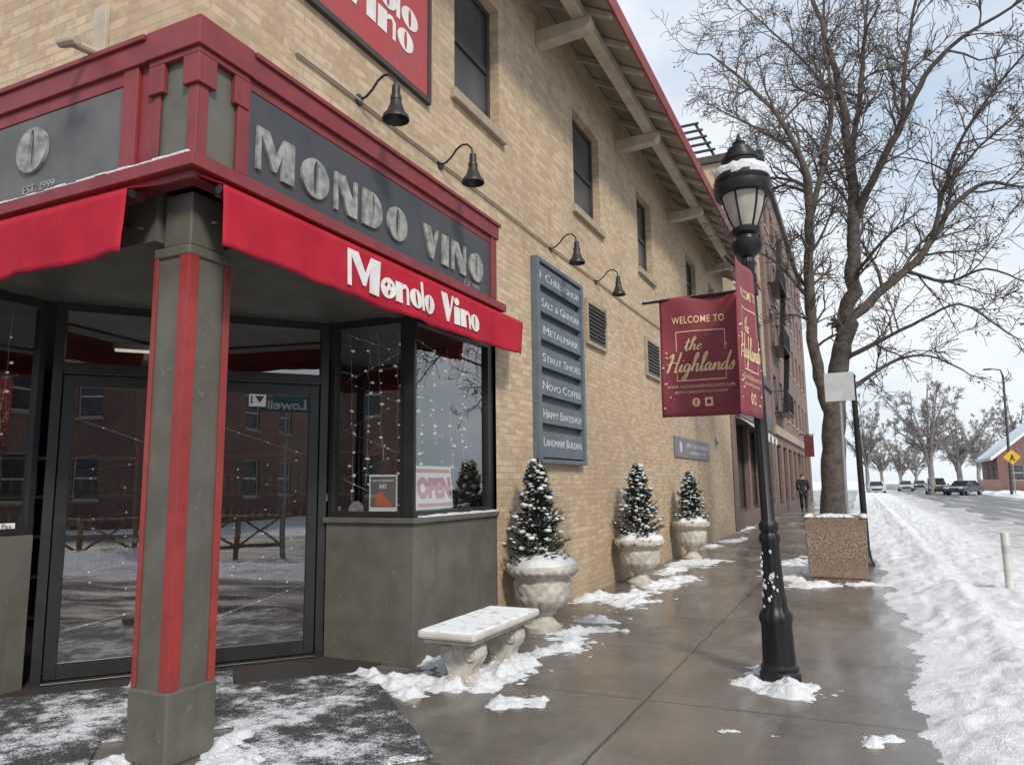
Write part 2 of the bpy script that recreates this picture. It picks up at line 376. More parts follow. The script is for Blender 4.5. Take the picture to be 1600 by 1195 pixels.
def glassm():
    m=bpy.data.materials.new('clear_shop_glass'); m.use_nodes=True; t=m.node_tree; t.nodes.clear()
    o=nd(t,'ShaderNodeOutputMaterial'); tr=nd(t,'ShaderNodeBsdfTransparent'); tr.inputs[0].default_value=(.93,.95,.94,1)
    gl=nd(t,'ShaderNodeBsdfGlossy'); gl.inputs['Roughness'].default_value=.0; gl.inputs[0].default_value=(.97,.97,.98,1)
    lw=nd(t,'ShaderNodeLayerWeight'); lw.inputs[0].default_value=.25
    f=mathn(t,'MULTIPLY_ADD',lw.outputs['Fresnel'],.45,.24,True)
    mx=nd(t,'ShaderNodeMixShader'); t.links.new(f,mx.inputs[0]); t.links.new(tr.outputs[0],mx.inputs[1]); t.links.new(gl.outputs[0],mx.inputs[2]); t.links.new(mx.outputs[0],o.inputs[0])
    p=nd(t,'ShaderNodeNewGeometry').outputs['Position']; bn=nd(t,'ShaderNodeBump'); bn.inputs['Strength'].default_value=.05; bn.inputs['Distance'].default_value=.02
    t.links.new(noi(t,p,1.5,2),bn.inputs['Height']); t.links.new(bn.outputs[0],gl.inputs['Normal'])
    return m
GLASS=glassm()
def snowm(name,dirt=0.,col=(.80,.82,.85)):
    m,t,b,o=nt(name); p=nd(t,'ShaderNodeNewGeometry').outputs['Position']
    n1=noi(t,p,2.2,6,.65); n2=noi(t,p,26,5,.7); n3=noi(t,p,110,3,.6)
    c=mixc(t,sstep(t,n1,.35,.75),col,tuple(x*.88 for x in col))
    if dirt:
        s=nd(t,'ShaderNodeSeparateXYZ'); t.links.new(p,s.inputs[0])
        d=mathn(t,'MULTIPLY',sstep(t,s.outputs[0],1.8,3.8),mathn(t,'MULTIPLY_ADD',sstep(t,n1,.35,.6),.65,.35)); c=mixc(t,mathn(t,'MULTIPLY',d,dirt),c,(.34,.325,.315))
        c=mixc(t,mathn(t,'MULTIPLY',sstep(t,n2,.6,.72),.28),c,(.46,.445,.44))
        n6=noi(t,p,5.5,5,.7); c=mixc(t,mathn(t,'MULTIPLY',sstep(t,n6,.52,.7),.35),c,(.55,.56,.585))
    t.links.new(c,b.inputs['Base Color']); b.inputs['Roughness'].default_value=.7; b.inputs['Specular IOR Level'].default_value=.3
    h=mathn(t,'ADD',mathn(t,'MULTIPLY',n2,1.),mathn(t,'MULTIPLY',n3,.45)); bump(t,b,h,.75,.035)
    return m
SNOW=snowm('fresh_snow'); SNOWD=snowm('ploughed_snow',.85); SNOWG=snowm('snowy_ground_surface',0,(.76,.78,.81))
def sidewalkm():
    m,t,b,o=nt('wet_concrete_paving'); p=nd(t,'ShaderNodeNewGeometry').outputs['Position']; s=nd(t,'ShaderNodeSeparateXYZ'); t.links.new(p,s.inputs[0])
    X,Y=s.outputs[0],s.outputs[1]
    n1=noi(t,p,.7,6,.62); n2=noi(t,p,6,5,.65); n3=noi(t,p,160,3)
    mp=nd(t,'ShaderNodeMapping'); mp.inputs['Scale'].default_value=(1.2,.35,1); t.links.new(p,mp.inputs[0]); n4=noi(t,mp.outputs[0],1.4,5,.6)
    c=mixc(t,sstep(t,n1,.3,.7),(.178,.158,.138),(.105,.094,.083))
    c=mixc(t,mathn(t,'MULTIPLY',sstep(t,n2,.45,.75),.5),c,(.205,.175,.145))
    c=mixc(t,mathn(t,'MULTIPLY',sstep(t,n4,.52,.72),.75),c,(.27,.255,.238))
    c=mixc(t,mathn(t,'MULTIPLY',sstep(t,n3,.6,.7),.35),c,(.30,.285,.27))
    def joint(src,period,off,w):
        q=mathn(t,'FRACT',mathn(t,'DIVIDE',mathn(t,'ADD',src,off),period)); d=mathn(t,'ABSOLUTE',mathn(t,'SUBTRACT',q,.5)); return mathn(t,'LESS_THAN',d,w/period)
    wob=mathn(t,'MULTIPLY',mathn(t,'SUBTRACT',n2,.5),.03)
    j=mathn(t,'MAXIMUM',joint(mathn(t,'ADD',X,wob),1.83,1.41+.915,.010),joint(mathn(t,'ADD',Y,wob),1.55,.35,.009))
    c=mixc(t,mathn(t,'MULTIPLY',j,.8),c,(.03,.027,.025))
    t.links.new(c,b.inputs['Base Color'])
    r=nd(t,'ShaderNodeMapRange'); t.links.new(n4,r.inputs[0]); r.inputs[1].default_value=.40; r.inputs[2].default_value=.67; r.inputs[3].default_value=.10; r.inputs[4].default_value=.52
    t.links.new(r.outputs[0],b.inputs['Roughness']); b.inputs['Specular IOR Level'].default_value=.6
    h=mathn(t,'SUBTRACT',mathn(t,'ADD',mathn(t,'MULTIPLY',n2,.6),mathn(t,'MULTIPLY',n3,.25)),mathn(t,'MULTIPLY',j,1.6)); bump(t,b,h,.25,.007)
    return m
WALK=sidewalkm()
def roadm():
    m,t,b,o=nt('slushy_asphalt'); p=nd(t,'ShaderNodeNewGeometry').outputs['Position']
    mp=nd(t,'ShaderNodeMapping'); mp.inputs['Scale'].default_value=(1,.06,1); t.links.new(p,mp.inputs[0])
    n1=noi(t,mp.outputs[0],1.6,5,.6); n2=noi(t,p,3,6,.7)
    f=mathn(t,'ADD',mathn(t,'MULTIPLY',n1,.7),mathn(t,'MULTIPLY',n2,.3))
    c=mixc(t,sstep(t,f,.4,.56),(.10,.10,.102),(.20,.197,.195)); c=mixc(t,sstep(t,f,.53,.64),c,(.46,.455,.45))
    t.links.new(c,b.inputs['Base Color']); b.inputs['Roughness'].default_value=.45; bump(t,b,n2,.3,.02); return m
ROAD=roadm()
def matm():
    m,t,b,o=nt('snow_dusted_rubber'); p=nd(t,'ShaderNodeNewGeometry').outputs['Position']
    vo=nd(t,'ShaderNodeTexVoronoi'); vo.inputs['Scale'].default_value=42; t.links.new(p,vo.inputs['Vector'])
    n1=noi(t,p,1.9,6,.68); n2=noi(t,p,70,4,.7); n3=noi(t,p,9,5,.7)
    c=mixc(t,sstep(t,vo.outputs['Distance'],.25,.4),(.022,.022,.023),(.05,.05,.052))
    f=mathn(t,'ADD',mathn(t,'ADD',mathn(t,'MULTIPLY',n1,.55),mathn(t,'MULTIPLY',n3,.3)),mathn(t,'MULTIPLY',n2,.3))
    c=mixc(t,mathn(t,'MULTIPLY',sstep(t,f,.55,.67),.88),c,(.78,.80,.83))
    t.links.new(c,b.inputs['Base Color']); b.inputs['Roughness'].default_value=.75; bump(t,b,vo.outputs['Distance'],.7,.01); return m
RUB=matm()
def aggm():
    m,t,b,o=nt('exposed_aggregate'); p=nd(t,'ShaderNodeTexCoord').outputs['Object']
    vo=nd(t,'ShaderNodeTexVoronoi'); vo.inputs['Scale'].default_value=55; t.links.new(p,vo.inputs['Vector'])
    r=nd(t,'ShaderNodeValToRGB'); t.links.new(vo.outputs['Color'],r.inputs[0])
    e=r.color_ramp.elements; e[0].color=(.16,.10,.07,1); e[1].color=(.46,.38,.30,1); x=e.new(.5); x.color=(.32,.22,.155,1)
    c=mixc(t,sstep(t,vo.outputs['Distance'],.35,.6),r.outputs[0],(.17,.13,.1)); t.links.new(c,b.inputs['Base Color']); b.inputs['Roughness'].default_value=.8
    bump(t,b,mathn(t,'SUBTRACT',1,vo.outputs['Distance']),.6,.01); return m
AGG=aggm()
# ------------------------------------------------------------------ shared facade helpers
def holed(mb,ax,p,out,u0,u1,z0,z1,holes,depth):
    us=sorted({u0,u1,*[h[0] for h in holes],*[h[1] for h in holes]}); zs=sorted({z0,z1,*[h[2] for h in holes],*[h[3] for h in holes]})
    P=lambda u,z,d=0:(p-out*d,u,z) if ax=='x' else (u,p-out*d,z)
    for i in range(len(us)-1):
        for j in range(len(zs)-1):
            cu=(us[i]+us[i+1])/2; cz=(zs[j]+zs[j+1])/2
            if cu<u0 or cu>u1 or cz<z0 or cz>z1: continue
            if any(h[0]<cu<h[1] and h[2]<cz<h[3] for h in holes): continue
            mb.quad(P(us[i],zs[j]),P(us[i+1],zs[j]),P(us[i+1],zs[j+1]),P(us[i],zs[j+1]))
    for a,b,c,d in holes:
        mb.quad(P(a,c),P(a,d),P(a,d,depth),P(a,c,depth)); mb.quad(P(b,c),P(b,d),P(b,d,depth),P(b,c,depth))
        mb.quad(P(a,c),P(b,c),P(b,c,depth),P(a,c,depth)); mb.quad(P(a,d),P(b,d),P(b,d,depth),P(a,d,depth))
def window(parent,ax,p,out,u0,u1,z0,z1,depth=.12,fw=.06,fm=None,pm=None,sm=None,sash=True,name='window'):
    fm=fm or DKW; pm=pm or UPGL
    d=-depth+.05; f=MB()
    g=.003
    f.abox(ax,p,out,u0+g,u0+fw,z0+g,z1-g,-depth,d).abox(ax,p,out,u1-fw,u1-g,z0+g,z1-g,-depth,d)
    f.abox(ax,p,out,u0+fw,u1-fw,z0+g,z0+fw,-depth,d).abox(ax,p,out,u0+fw,u1-fw,z1-fw,z1-g,-depth,d)
    if sash:
        zm=(z0+z1)/2; f.abox(ax,p,out,u0+fw,u1-fw,zm-.035,zm+.035,-depth,d-.01)
    w=f.build(name,fm,parent)
    MB().abox(ax,p,out,u0+fw,u1-fw,z0+fw,z1-fw,-depth+.005,-depth+.015).build('pane',pm,w)
    if sm: MB().abox(ax,p,out,u0-.08,u1+.08,z0-.11,z0-.003,-.05,.06).build('sill',sm,w,bevel=.008)
    return w
# ================================================================== SETTING
XW=-3.35; YF=2.88; YE=22.2
YB=WX(778,988,XW).y; YR=WX(645,1045,XW).y
tag(MB().quad((-1500,-1500,-.2),(1500,-1500,-.2),(1500,1500,-.2),(-1500,1500,-.2)).build('ground',SNOWG),kind='structure')
tag(MB().box(-30,1.0,-3.2,120,-.19,0).build('sidewalk',WALK),kind='structure')
tag(MB().box(1.0,1.16,-3.2,120,-.19,.004).build('kerb',CONC,bevel=.02),kind='structure')
tag(MB().box(1.16,11.6,-60,320,-.19,-.14).build('road',ROAD),kind='structure')
def sm(a,b,x):
    t=max(0,min(1,(x-a)/(b-a))); return t*t*(3-2*t)
def fr(x,y,s,o=5,seed=0): return noise.fractal(V((x*s+seed,y*s-seed*.7,seed*1.3)),.9,2.1,o)
def bankz(x,y):
    e=.27+.16*fr(x,y,.55,3,3)+.12*fr(x,y,2.2,3,9)+.07*fr(x,y,7,4,6)
    if y>10.8: e-=.12*sm(10.8,12,y)
    if y>14: e-=.6*sm(14,24,y)
    k=sm(e,e+.42,x); k2=1-sm(3.0,4.7+.8*fr(x,y,.5,3,5),x)
    base=-.135*sm(.95,1.3,x)
    hh=.045+.13*sm(.5,1.4,x)*(1-sm(1.7,3.0,x))+.07*fr(x,y,1.1,4,1)+.042*abs(fr(x,y,3.2,4,7))+.030*fr(x,y,8,6,2)-.025*sm(.25,.6,fr(x,y,2.4,2,12))
    hh=max(hh,.012)
    z=base+hh*k*(.15+.85*k2)
    if k<=0: z=-.02
    if k2<=0: z=-.16
    return z
def gridmesh(f,xs,ys):
    mb=MB(); n=len(xs)
    for y in ys:
        for x in xs: mb.v.append((x,y,f(x,y)))
    for j in range(len(ys)-1):
        for i in range(n-1):
            a=j*n+i; mb.f.append((a,a+1,a+n+1,a+n))
    return mb
def seq(a,b,st): 
    n=int(round((b-a)/st)); return [a+(b-a)*i/n for i in range(n+1)]
xs=seq(-.6,2.2,.032)+seq(2.25,5.8,.08)
ys=seq(-3,1.4,.15)+seq(1.5,9,.032)+seq(9.06,20,.08)+seq(20.2,40,.25)+seq(41,130,1.5)
tag(gridmesh(bankz,xs,ys).build('snow_bank',SNOWD,smooth=3,norm=False),'trampled ploughed snow bank between the wet sidewalk and the road','snow',kind='stuff')
def farbank(x,y):
    k=sm(11.2+.4*fr(x,y,.3,3,3),11.9,x); return -.16+k*(.25+.22*fr(x,y,.5,4,8))
tag(gridmesh(farbank,seq(11,15,.25),seq(30,160,.6)).build('snow_bank',SNOW,smooth=3,norm=False),'snow ridge along the far side of the road','snow',kind='stuff')
def backbank(x,y):
    k=(1-sm(-2.9,-2.2+.3*fr(x,y,.6,3,3),y))*sm(-5.8,-5.2,y)
    return -.02-.16*(1-sm(-5.8,-4.8,y))+k*(.22+.2*fr(x,y,.8,4,8))
tag(gridmesh(backbank,seq(-14,3,.12),seq(-6,-1.8,.12)).build('snow_bank',SNOW,smooth=3,norm=False),'snow ridge along the side street behind the viewer, mirrored in the doors','snow',kind='stuff')
def snow_field(name,label,blobs,res=.03,thr=.032,mat=SNOW,seed=0,amp=.6,hk=.78):
    x0=min(b[0]-2.2*b[2] for b in blobs); x1=max(b[0]+2.2*b[2] for b in blobs); y0=min(b[1]-2.2*b[3] for b in blobs); y1=max(b[1]+2.2*b[3] for b in blobs)
    nx=int((x1-x0)/res)+1; ny=int((y1-y0)/res)+1
    hs={}
    for b in blobs:
        i0=int((b[0]-2.2*b[2]-x0)/res); i1=int((b[0]+2.2*b[2]-x0)/res)+1; j0=int((b[1]-2.2*b[3]-y0)/res); j1=int((b[1]+2.2*b[3]-y0)/res)+1
        for i in range(max(0,i0),min(nx,i1)+1):
            for j in range(max(0,j0),min(ny,j1)+1):
                x=x0+i*res; y=y0+j*res
                q=((x-b[0])/b[2])**2+((y-b[1])/b[3])**2
                if q<4.8: hs[(i,j)]=max(hs.get((i,j),0),0)+b[4]*hk*math.exp(-q)
    hz={}
    for (i,j),h in hs.items():
        x=x0+i*res; y=y0+j*res
        h=min(h,.062+.20*max(0,h-.062))
        v=h*(1+amp*fr(x,y,4,4,seed+2))+ .045*fr(x,y,2.6,5,seed)+.032*fr(x,y,10,5,seed+5)-thr
        hz[(i,j)]=v*(.45+.55*sm(0,.05,v)) if v>0 else v
    mb=MB(); idx={}
    def vid(i,j):
        if (i,j) not in idx:
            h=hz[(i,j)]; idx[(i,j)]=len(mb.v); mb.v.append((x0+i*res,y0+j*res,max(h,-.006)+.001))
        return idx[(i,j)]
    for (i,j) in hz:
        q=[(i,j),(i+1,j),(i+1,j+1),(i,j+1)]
        if all(k in hz for k in q) and any(hz[k]>0 for k in q): mb.f.append(tuple(vid(*k) for k in q))
    return tag(mb.build(name,mat,smooth=3,norm=False),label,'snow',kind='stuff')
def B(u,v,r,h,ry=None):
    p=G(u,v); return (p.x,p.y,r,ry or r,h)
snow_field('snow_patch','fresh snow heaped under and in front of the stone bench',[B(560,1050,.14,.07),B(600,1060,.18,.09),B(640,1062,.2,.11),B(690,1066,.22,.16),B(735,1070,.2,.14),B(640,1080,.2,.06),B(770,1050,.24,.08),B(810,1035,.24,.08),B(845,1018,.2,.08),B(885,1000,.18,.08),B(912,988,.2,.09,.3),B(935,968,.16,.07,.25),B(845,1098,.14,.06),B(790,1095,.14,.055),B(890,1015,.2,.07),B(700,1040,.25,.07)],res=.018,seed=1)
snow_field('snow_patch','thin snow patches around the second urn along the brick wall base',[B(935,934,.2,.09,.3),B(980,930,.24,.1,.35),B(1030,915,.26,.1,.4),B(1065,903,.24,.08,.4),B(985,938,.35,.06,.25),B(1050,890,.25,.08,.5),B(960,945,.25,.05,.2)],res=.025,seed=4)
snow_field('snow_patch','snow strip at the wall foot beyond the third urn',[B(1060,882,.22,.08,.4),B(1100,878,.26,.08,.5),B(1112,853,.22,.1,.5),B(1140,845,.2,.08,.6),B(1165,826,.25,.1,1.),B(1185,813,.3,.12,1.6),B(1210,797,.35,.12,2.5)],res=.05,seed=6)
snow_field('snow_patch','small snow heap around the foot of the lamp post',[B(1185,1070,.12,.08),B(1215,1080,.12,.09),B(1250,1084,.13,.1),B(1285,1084,.09,.065),B(1268,1070,.1,.08),B(1205,1050,.11,.07)],res=.016,seed=9,amp=.9,hk=1.)
snow_field('snow_patch','trampled snow at the foot of the corner column',[B(345,1165,.12,.08),B(372,1150,.12,.08),B(355,1192,.2,.08),B(340,1215,.2,.08),B(170,1195,.12,.06),B(60,1190,.16,.06),B(95,1185,.1,.06)],res=.02,seed=12)
snow_field('snow_patch','snow drifted beside the square planter on the sidewalk',[B(1245,905,.2,.09,.4),B(1225,895,.2,.08,.5),B(1260,890,.25,.08,.7),B(1300,915,.3,.07,.2),B(1345,912,.2,.1,.25),B(1235,880,.25,.07,.9),B(1250,915,.2,.06,.25)],res=.035,seed=15)
snow_field('snow_patch','loose lumps of slush on the open wet sidewalk',[B(1390,1155,.08,.07,.05),B(1372,1160,.06,.06),B(1215,1150,.06,.06,.03),B(1150,1142,.09,.055,.03)],res=.012,seed=17)
# rubber mat with a notch for the column
Pm=G(680,1185); Pm.z=0; am=V((-.72,.694,0)); bmv=V((-.694,-.72,0))
mt=MB()
def mc(b0,b1,a0,a1):
    pts=[Pm+bmv*b0+am*a0,Pm+bmv*b1+am*a0,Pm+bmv*b1+am*a1,Pm+bmv*b0+am*a1]
    mt.prism([(q.x,q.y,.003) for q in pts],(0,0,.012))
mc(0,1.0,0,1.98); mc(1.0,1.72,.98,2.45); mc(1.72,3.6,-.2,2.25)
tag(mt.build('rubber_mat',RUB),'black perforated rubber mat dusted with snow at the shop entrance','mat')
# ================================================================== CORNER BUILDING
bld=thing('corner_shop_building','two storey tan brick corner building with red trimmed shopfront and deep timber eaves','building',(-6,10,0))
ZS=4.145; ZT=7.69
wins=[]
for (a,b) in (((702,-40),(780,195)),((893,150),(938,345)),((993,281),(1020,432)),((1070,385),(1088,462)),((1106,440),(1117,500))):
    p=WX(*a,XW); q=WX(*b,XW); wins.append((p.y,q.y,5.275,6.745))
y1=WX(710,140,XW).y; wins[0]=(y1,wins[0][1],5.275,6.745)
wins[3]=(wins[3][0],wins[3][1],5.7,6.745); wins[4]=(wins[4][0],wins[4][1],5.7,6.745)
w=MB()
holed(w,'x',XW,1,YF,YE,ZS,ZT,wins,.16)
holed(w,'x',XW,1,YB,YE,-.1,ZS,[],.1)
holed(w,'y',YF,-1,-14,XW,ZS,ZT,[],.1)
w.poly([(-14,YF,ZT),(XW,YF,ZT),(-8.7,YF,10.65)])
holed(w,'y',YF,-1,-14,-9,-.1,ZS,[],.1)
w.quad((-14,YF,-.1),(-14,YE,-.1),(-14,YE,ZT),(-14,YF,ZT)); w.quad((-14,YE,-.1),(XW,YE,-.1),(XW,YE,ZT),(-14,YE,ZT))
w.poly([(-14,YE,ZT),(XW,YE,ZT),(-8.7,YE,10.65)])
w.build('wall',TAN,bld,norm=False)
for a in wins: window(bld,'x',XW,1,*a,depth=.16,sm=SILL)
# roof
rise=.52; ex=-2.38; ez=7.215
rp=lambda x:ez+(ex-x)*rise
MB().prism([(ex,YF-.8,ez),(-8.7,YF-.8,rp(-8.7)),(-8.7,YF-.8,rp(-8.7)+.16),(ex,YF-.8,ez+.13)],(0,YE+1.2-YF+.4,0)).build('roof',EAVED,bld)
MB().prism([(ex-.02,YF-.82,ez+.134),(-8.7,YF-.82,rp(-8.7)+.164),(-8.7,YF-.82,rp(-8.7)+.2),(ex-.02,YF-.82,ez+.19)],(0,YE+1.24-YF+.4,0)).build('roof_tile',ROOFM,bld)
MB().box(ex+.003,ex+.035,YF-.84,YE+.85,ez-.03,ez+.19).build('fascia',FASC,bld)
MB().prism([(-15,YF-.8,7.25),(-8.7,YF-.8,rp(-8.7)),(-8.7,YF-.8,rp(-8.7)+.16),(-15,YF-.8,7.4)],(0,YE+1.2-YF+.4,0)).build('roof',ROOFM,bld)
xp=-2.78
MB().box(xp-.08,xp+.08,YF-.6,YE+.4,rp(xp)-.27,rp(xp)-.13).build('purlin',CREAM,bld,bevel=.01)
y=YF-.5
while y<YE+.6:
    MB().prism([(ex-.02,y,ez-.005),(XW-.1,y,rp(XW-.1)-.005),(XW-.1,y,rp(XW-.1)-.095),(ex-.02,y,ez-.08)],(0,.07,0)).build('rafter',CREAM,bld); y+=.72
br=[WX(840,25,XW).y,WX(962,190,XW).y,WX(1043,312,XW).y,WX(1102,397,XW).y]
br.append(br[-1]+3.4)
for y in br:
    zb=rp(xp)-.27
    MB().prism([(XW,y-.09,zb-.21),(xp+.1,y-.09,zb-.16),(xp+.16,y-.09,zb-.1),(xp+.16,y-.09,zb-.003),(XW,y-.09,zb-.003)],(0,.18,0)).build('bracket',CREAM,bld,bevel=.01)
# ---- shop front frieze (side) and (front)
XL=-9.0
YS0=WX(366,200,XW).y; YS1=WX(760,420,XW).y
zl=3.27
MB().box(XW-.05,XW+.02,YF+.33,YS1+.15,zl,ZS).build('frieze_board',RED,bld)
MB().box(XW-.02,XW+.065,YF+.365,YS1+.17,ZS-.15,ZS-.01).box(XW-.02,XW+.085,YF+.365,YS1+.19,ZS-.01,ZS+.025).build('cornice',RED,bld,bevel=.005)
MB().box(XW+.021,XW+.05,YS1+.02,YS1+.14,zl+.08,ZS-.15).build('panel_stile',RED,bld,bevel=.005)
MB().box(XW+.021,XW+.040,YF+.368,YS0-.01,zl+.08,ZS-.15).build('panel_stile',RED,bld,bevel=.004)
MB().box(XW+.021,XW+.036,YS0-.01,YS1+.02,ZS-.22,ZS-.15).build('panel_rail',RED,bld,bevel=.004)
MB().box(XW-.02,XW+.13,YF-.13,YS1+.2,zl-.05,zl+.03).box(XW-.02,XW+.07,YF-.07,YS1+.16,zl+.03,zl+.06).box(XW-.02,XW+.08,YF-.08,YS1+.16,zl-.1,zl-.05).build('ledge',RED,bld,bevel=.006)
MB().box(XL,XW-.02,YF-.13,YF+.02,zl-.05,zl+.03).box(XL,XW-.02,YF-.07,YF+.02,zl+.03,zl+.06).box(XL,XW-.02,YF-.08,YF+.02,zl-.1,zl-.05).build('ledge',RED,bld,bevel=.006)
sl=MB(); n=60
for i in range(n): 
    a=XL+(XW+.08-XL)*i/n; b=XL+(XW+.08-XL)*(i+1)/n; h=.006+.02*abs(fr(a,0,3,3,4)); sl.box(a,b,YF-.125+.02*fr(a,1,4,2,1),YF-.071,zl+.031,zl+.031+h)
sl.build('ledge_snow',SNOW,bld)
XS1=WY(203,150,YF).x
MB().box(XL,XW-.34,YF-.02,YF+.05,zl,ZS).build('frieze_board',RED,bld)
MB().box(XL,XW-.39,YF-.065,YF+.02,ZS-.15,ZS-.01).box(XL,XW-.39,YF-.085,YF+.02,ZS-.01,ZS+.025).build('cornice',RED,bld,bevel=.005)
MB().box(XS1+.0,XS1+.13,YF-.05,YF-.021,zl+.06,ZS-.15).build('panel_stile',RED,bld,bevel=.005)
MB().box(XL,XS1,YF-.04,YF-.021,ZS-.24,ZS-.15).build('panel_rail',RED,bld,bevel=.005)
# corner pier and capital
MB().box(XW-.33,XW+.012,YF-.012,YF+.32,zl+.06,ZS).build('corner_pier',GRY,bld,bevel=.01)
c=MB()
c.box(XW-.385,XW+.07,YF-.07,YF+.36,ZS-.15,ZS+.03).box(XW-.37,XW+.05,YF-.05,YF+.35,ZS-.19,ZS-.15)
for (a,b) in ((XW-.37,XW-.24),(XW-.08,XW+.05)): c.box(a,b,YF-.05,YF-.013,ZS-.37,ZS-.19)
for (a,b) in ((YF-.012,YF+.09),(YF+.23,YF+.35)): c.box(XW+.013,XW+.05,a,b,ZS-.37,ZS-.19)
c.build('capital',RED,bld,bevel=.006)
for q in ((XW-.05,XW+.03,YF-.03,YF-.013),(XW-.33,XW-.28,YF-.03,YF-.013),(XW+.013,XW+.03,YF+.27,YF+.32)):
    MB().box(*q,zl+.06,ZS-.37).build('pier_strip',RED,bld,bevel=.005)
MB().box(XW+.013,XW+.03,YF-.0125,YF+.05,zl+.06,ZS-.37).build('pier_strip',RED,bld,bevel=.003)
# column
cx0,cx1,cy0,cy1=-3.645,-3.385,2.905,3.195
MB().box(cx0,cx1,cy0,cy1,.36,2.83).build('column',GRY,bld,bevel=.008)
MB().box(cx0-.022,cx1+.022,cy0-.022,cy1+.022,0,.38).build('column_plinth',GRY,bld,bevel=.012)
MB().box(cx0-.015,cx1+.015,cy0-.015,cy1+.015,2.77,2.83).box(cx0+.02,cx1-.02,cy0+.02,cy1-.02,2.84,3.16).build('column_head',GRY,bld,bevel=.01)
MB().box(cx1-.06,cx1+.014,cy0-.014,cy0-.001,.38,2.77).build('column_strip',REDS,bld,bevel=.003)
MB().box(cx1+.001,cx1+.014,cy0-.0005,cy0+.06,.38,2.77).build('column_strip',REDS,bld,bevel=.003)
MB().box(cx0-.012,cx0+.02,cy0-.012,cy0-.001,.38,2.77).build('column_strip',REDS,bld,bevel=.003)
MB().box(cx1+.001,cx1+.014,cy1-.035,cy1+.012,.38,2.77).build('column_strip',REDS,bld,bevel=.003)
# beam above recess, soffit
ZH=2.81
MB().box(XW-.25,XW-.02,YF+.34,YB,2.89,zl-.06).build('beam',GRY,bld)
MB().box(XL,XW-.32,YF+.02,YF+.25,2.89,zl-.06).build('beam',GRY,bld)
MB().box(XL,XW-.26,YF+.26,YB+.02,2.91,2.97).build('soffit',GRY,bld)
# bulkheads & shop windows
XR=G(497,1030).x; Bp=G(45,1076)
A=V((XR-.02,YR+.02,0)); Bp=V((Bp.x,Bp.y,0)); XB=Bp.x
ZB=Zat(XW,YR,818)
MB().box(XR,XW,YR,YR+.16,0,ZB).box(XW-.16,XW,YR+.16,YB,0,ZB).build('bulkhead',GRY,bld,bevel=.006)
MB().box(XR-.02,XW+.03,YR-.03,YR+.17,ZB,ZB+.045).box(XW-.17,XW+.03,YR+.17,YB-.002,ZB,ZB+.045).build('window_sill',GRY,bld,bevel=.006)
ss=MB()
for i in range(40):
    a=YR+.1+(YB-YR-.12)*i/40; b=YR+.1+(YB-YR-.12)*(i+1)/40; ss.box(XW-.025,XW+.02+.008*fr(a,0,5,2,3),a,b,ZB+.046,ZB+.056+.018*abs(fr(a,2,4,3,6)))
ss.build('sill_snow',SNOW,bld)
def shopwin(ax,p,out,u0,u1,z0,z1,mull=(),fe=.05):
    f=MB(); fw=.05
    f.abox(ax,p,out,u0,u0+fw,z0,z1,-.11,-.03).abox(ax,p,out,u1-fe,u1,z0,z1,-.11,-.03).abox(ax,p,out,u0+fw,u1-fe,z0,z0+.05,-.11,-.03).abox(ax,p,out,u0+fw,u1-fe,z1-.07,z1,-.11,-.03)
    for q in mull: f.abox(ax,p,out,q-.02,q+.02,z0+.05,z1-.07,-.11,-.035)
    w=f.build('shop_window',BLK,bld,bevel=.004)
    P=(lambda u,z:(p-out*.07,u,z)) if ax=='x' else (lambda u,z:(u,p-out*.07,z))
    MB().quad(P(u0+fw,z0+.05),P(u1-fe,z0+.05),P(u1-fe,z1-.07),P(u0+fw,z1-.07)).build('pane',GLASS,w)
shopwin('y',YR,-1,XR-.01,XW-.115,ZB+.046,ZH+.1)
shopwin('x',XW,1,YR+.03,YB-.004,ZB+.046,ZH+.1,(),.11)
MB().box(XW-.112,XW-.005,YR+.004,YR+.028,ZB+.046,ZH+.1).build('corner_post',BLK,bld)
MB().box(XB-.16,XB,YF+.02,Bp.y-.05,0,ZB-.02).build('bulkhead',GRY,bld,bevel=.006)
shopwin('x',XB,1,YF+.03,Bp.y-.04,ZB-.018,ZH+.1)
MB().box(XL,XB-.16,YF+.02,YF+.18,0,ZB-.02).build('bulkhead',GRY,bld)
shopwin('y',YF+.02,-1,XL,XB-.05,ZB-.018,ZH+.1,(XL+1.7,))
MB().box(XL-.05,XL,YF+.03,YF+.2,0,3.2).build('end_post',GRY,bld)
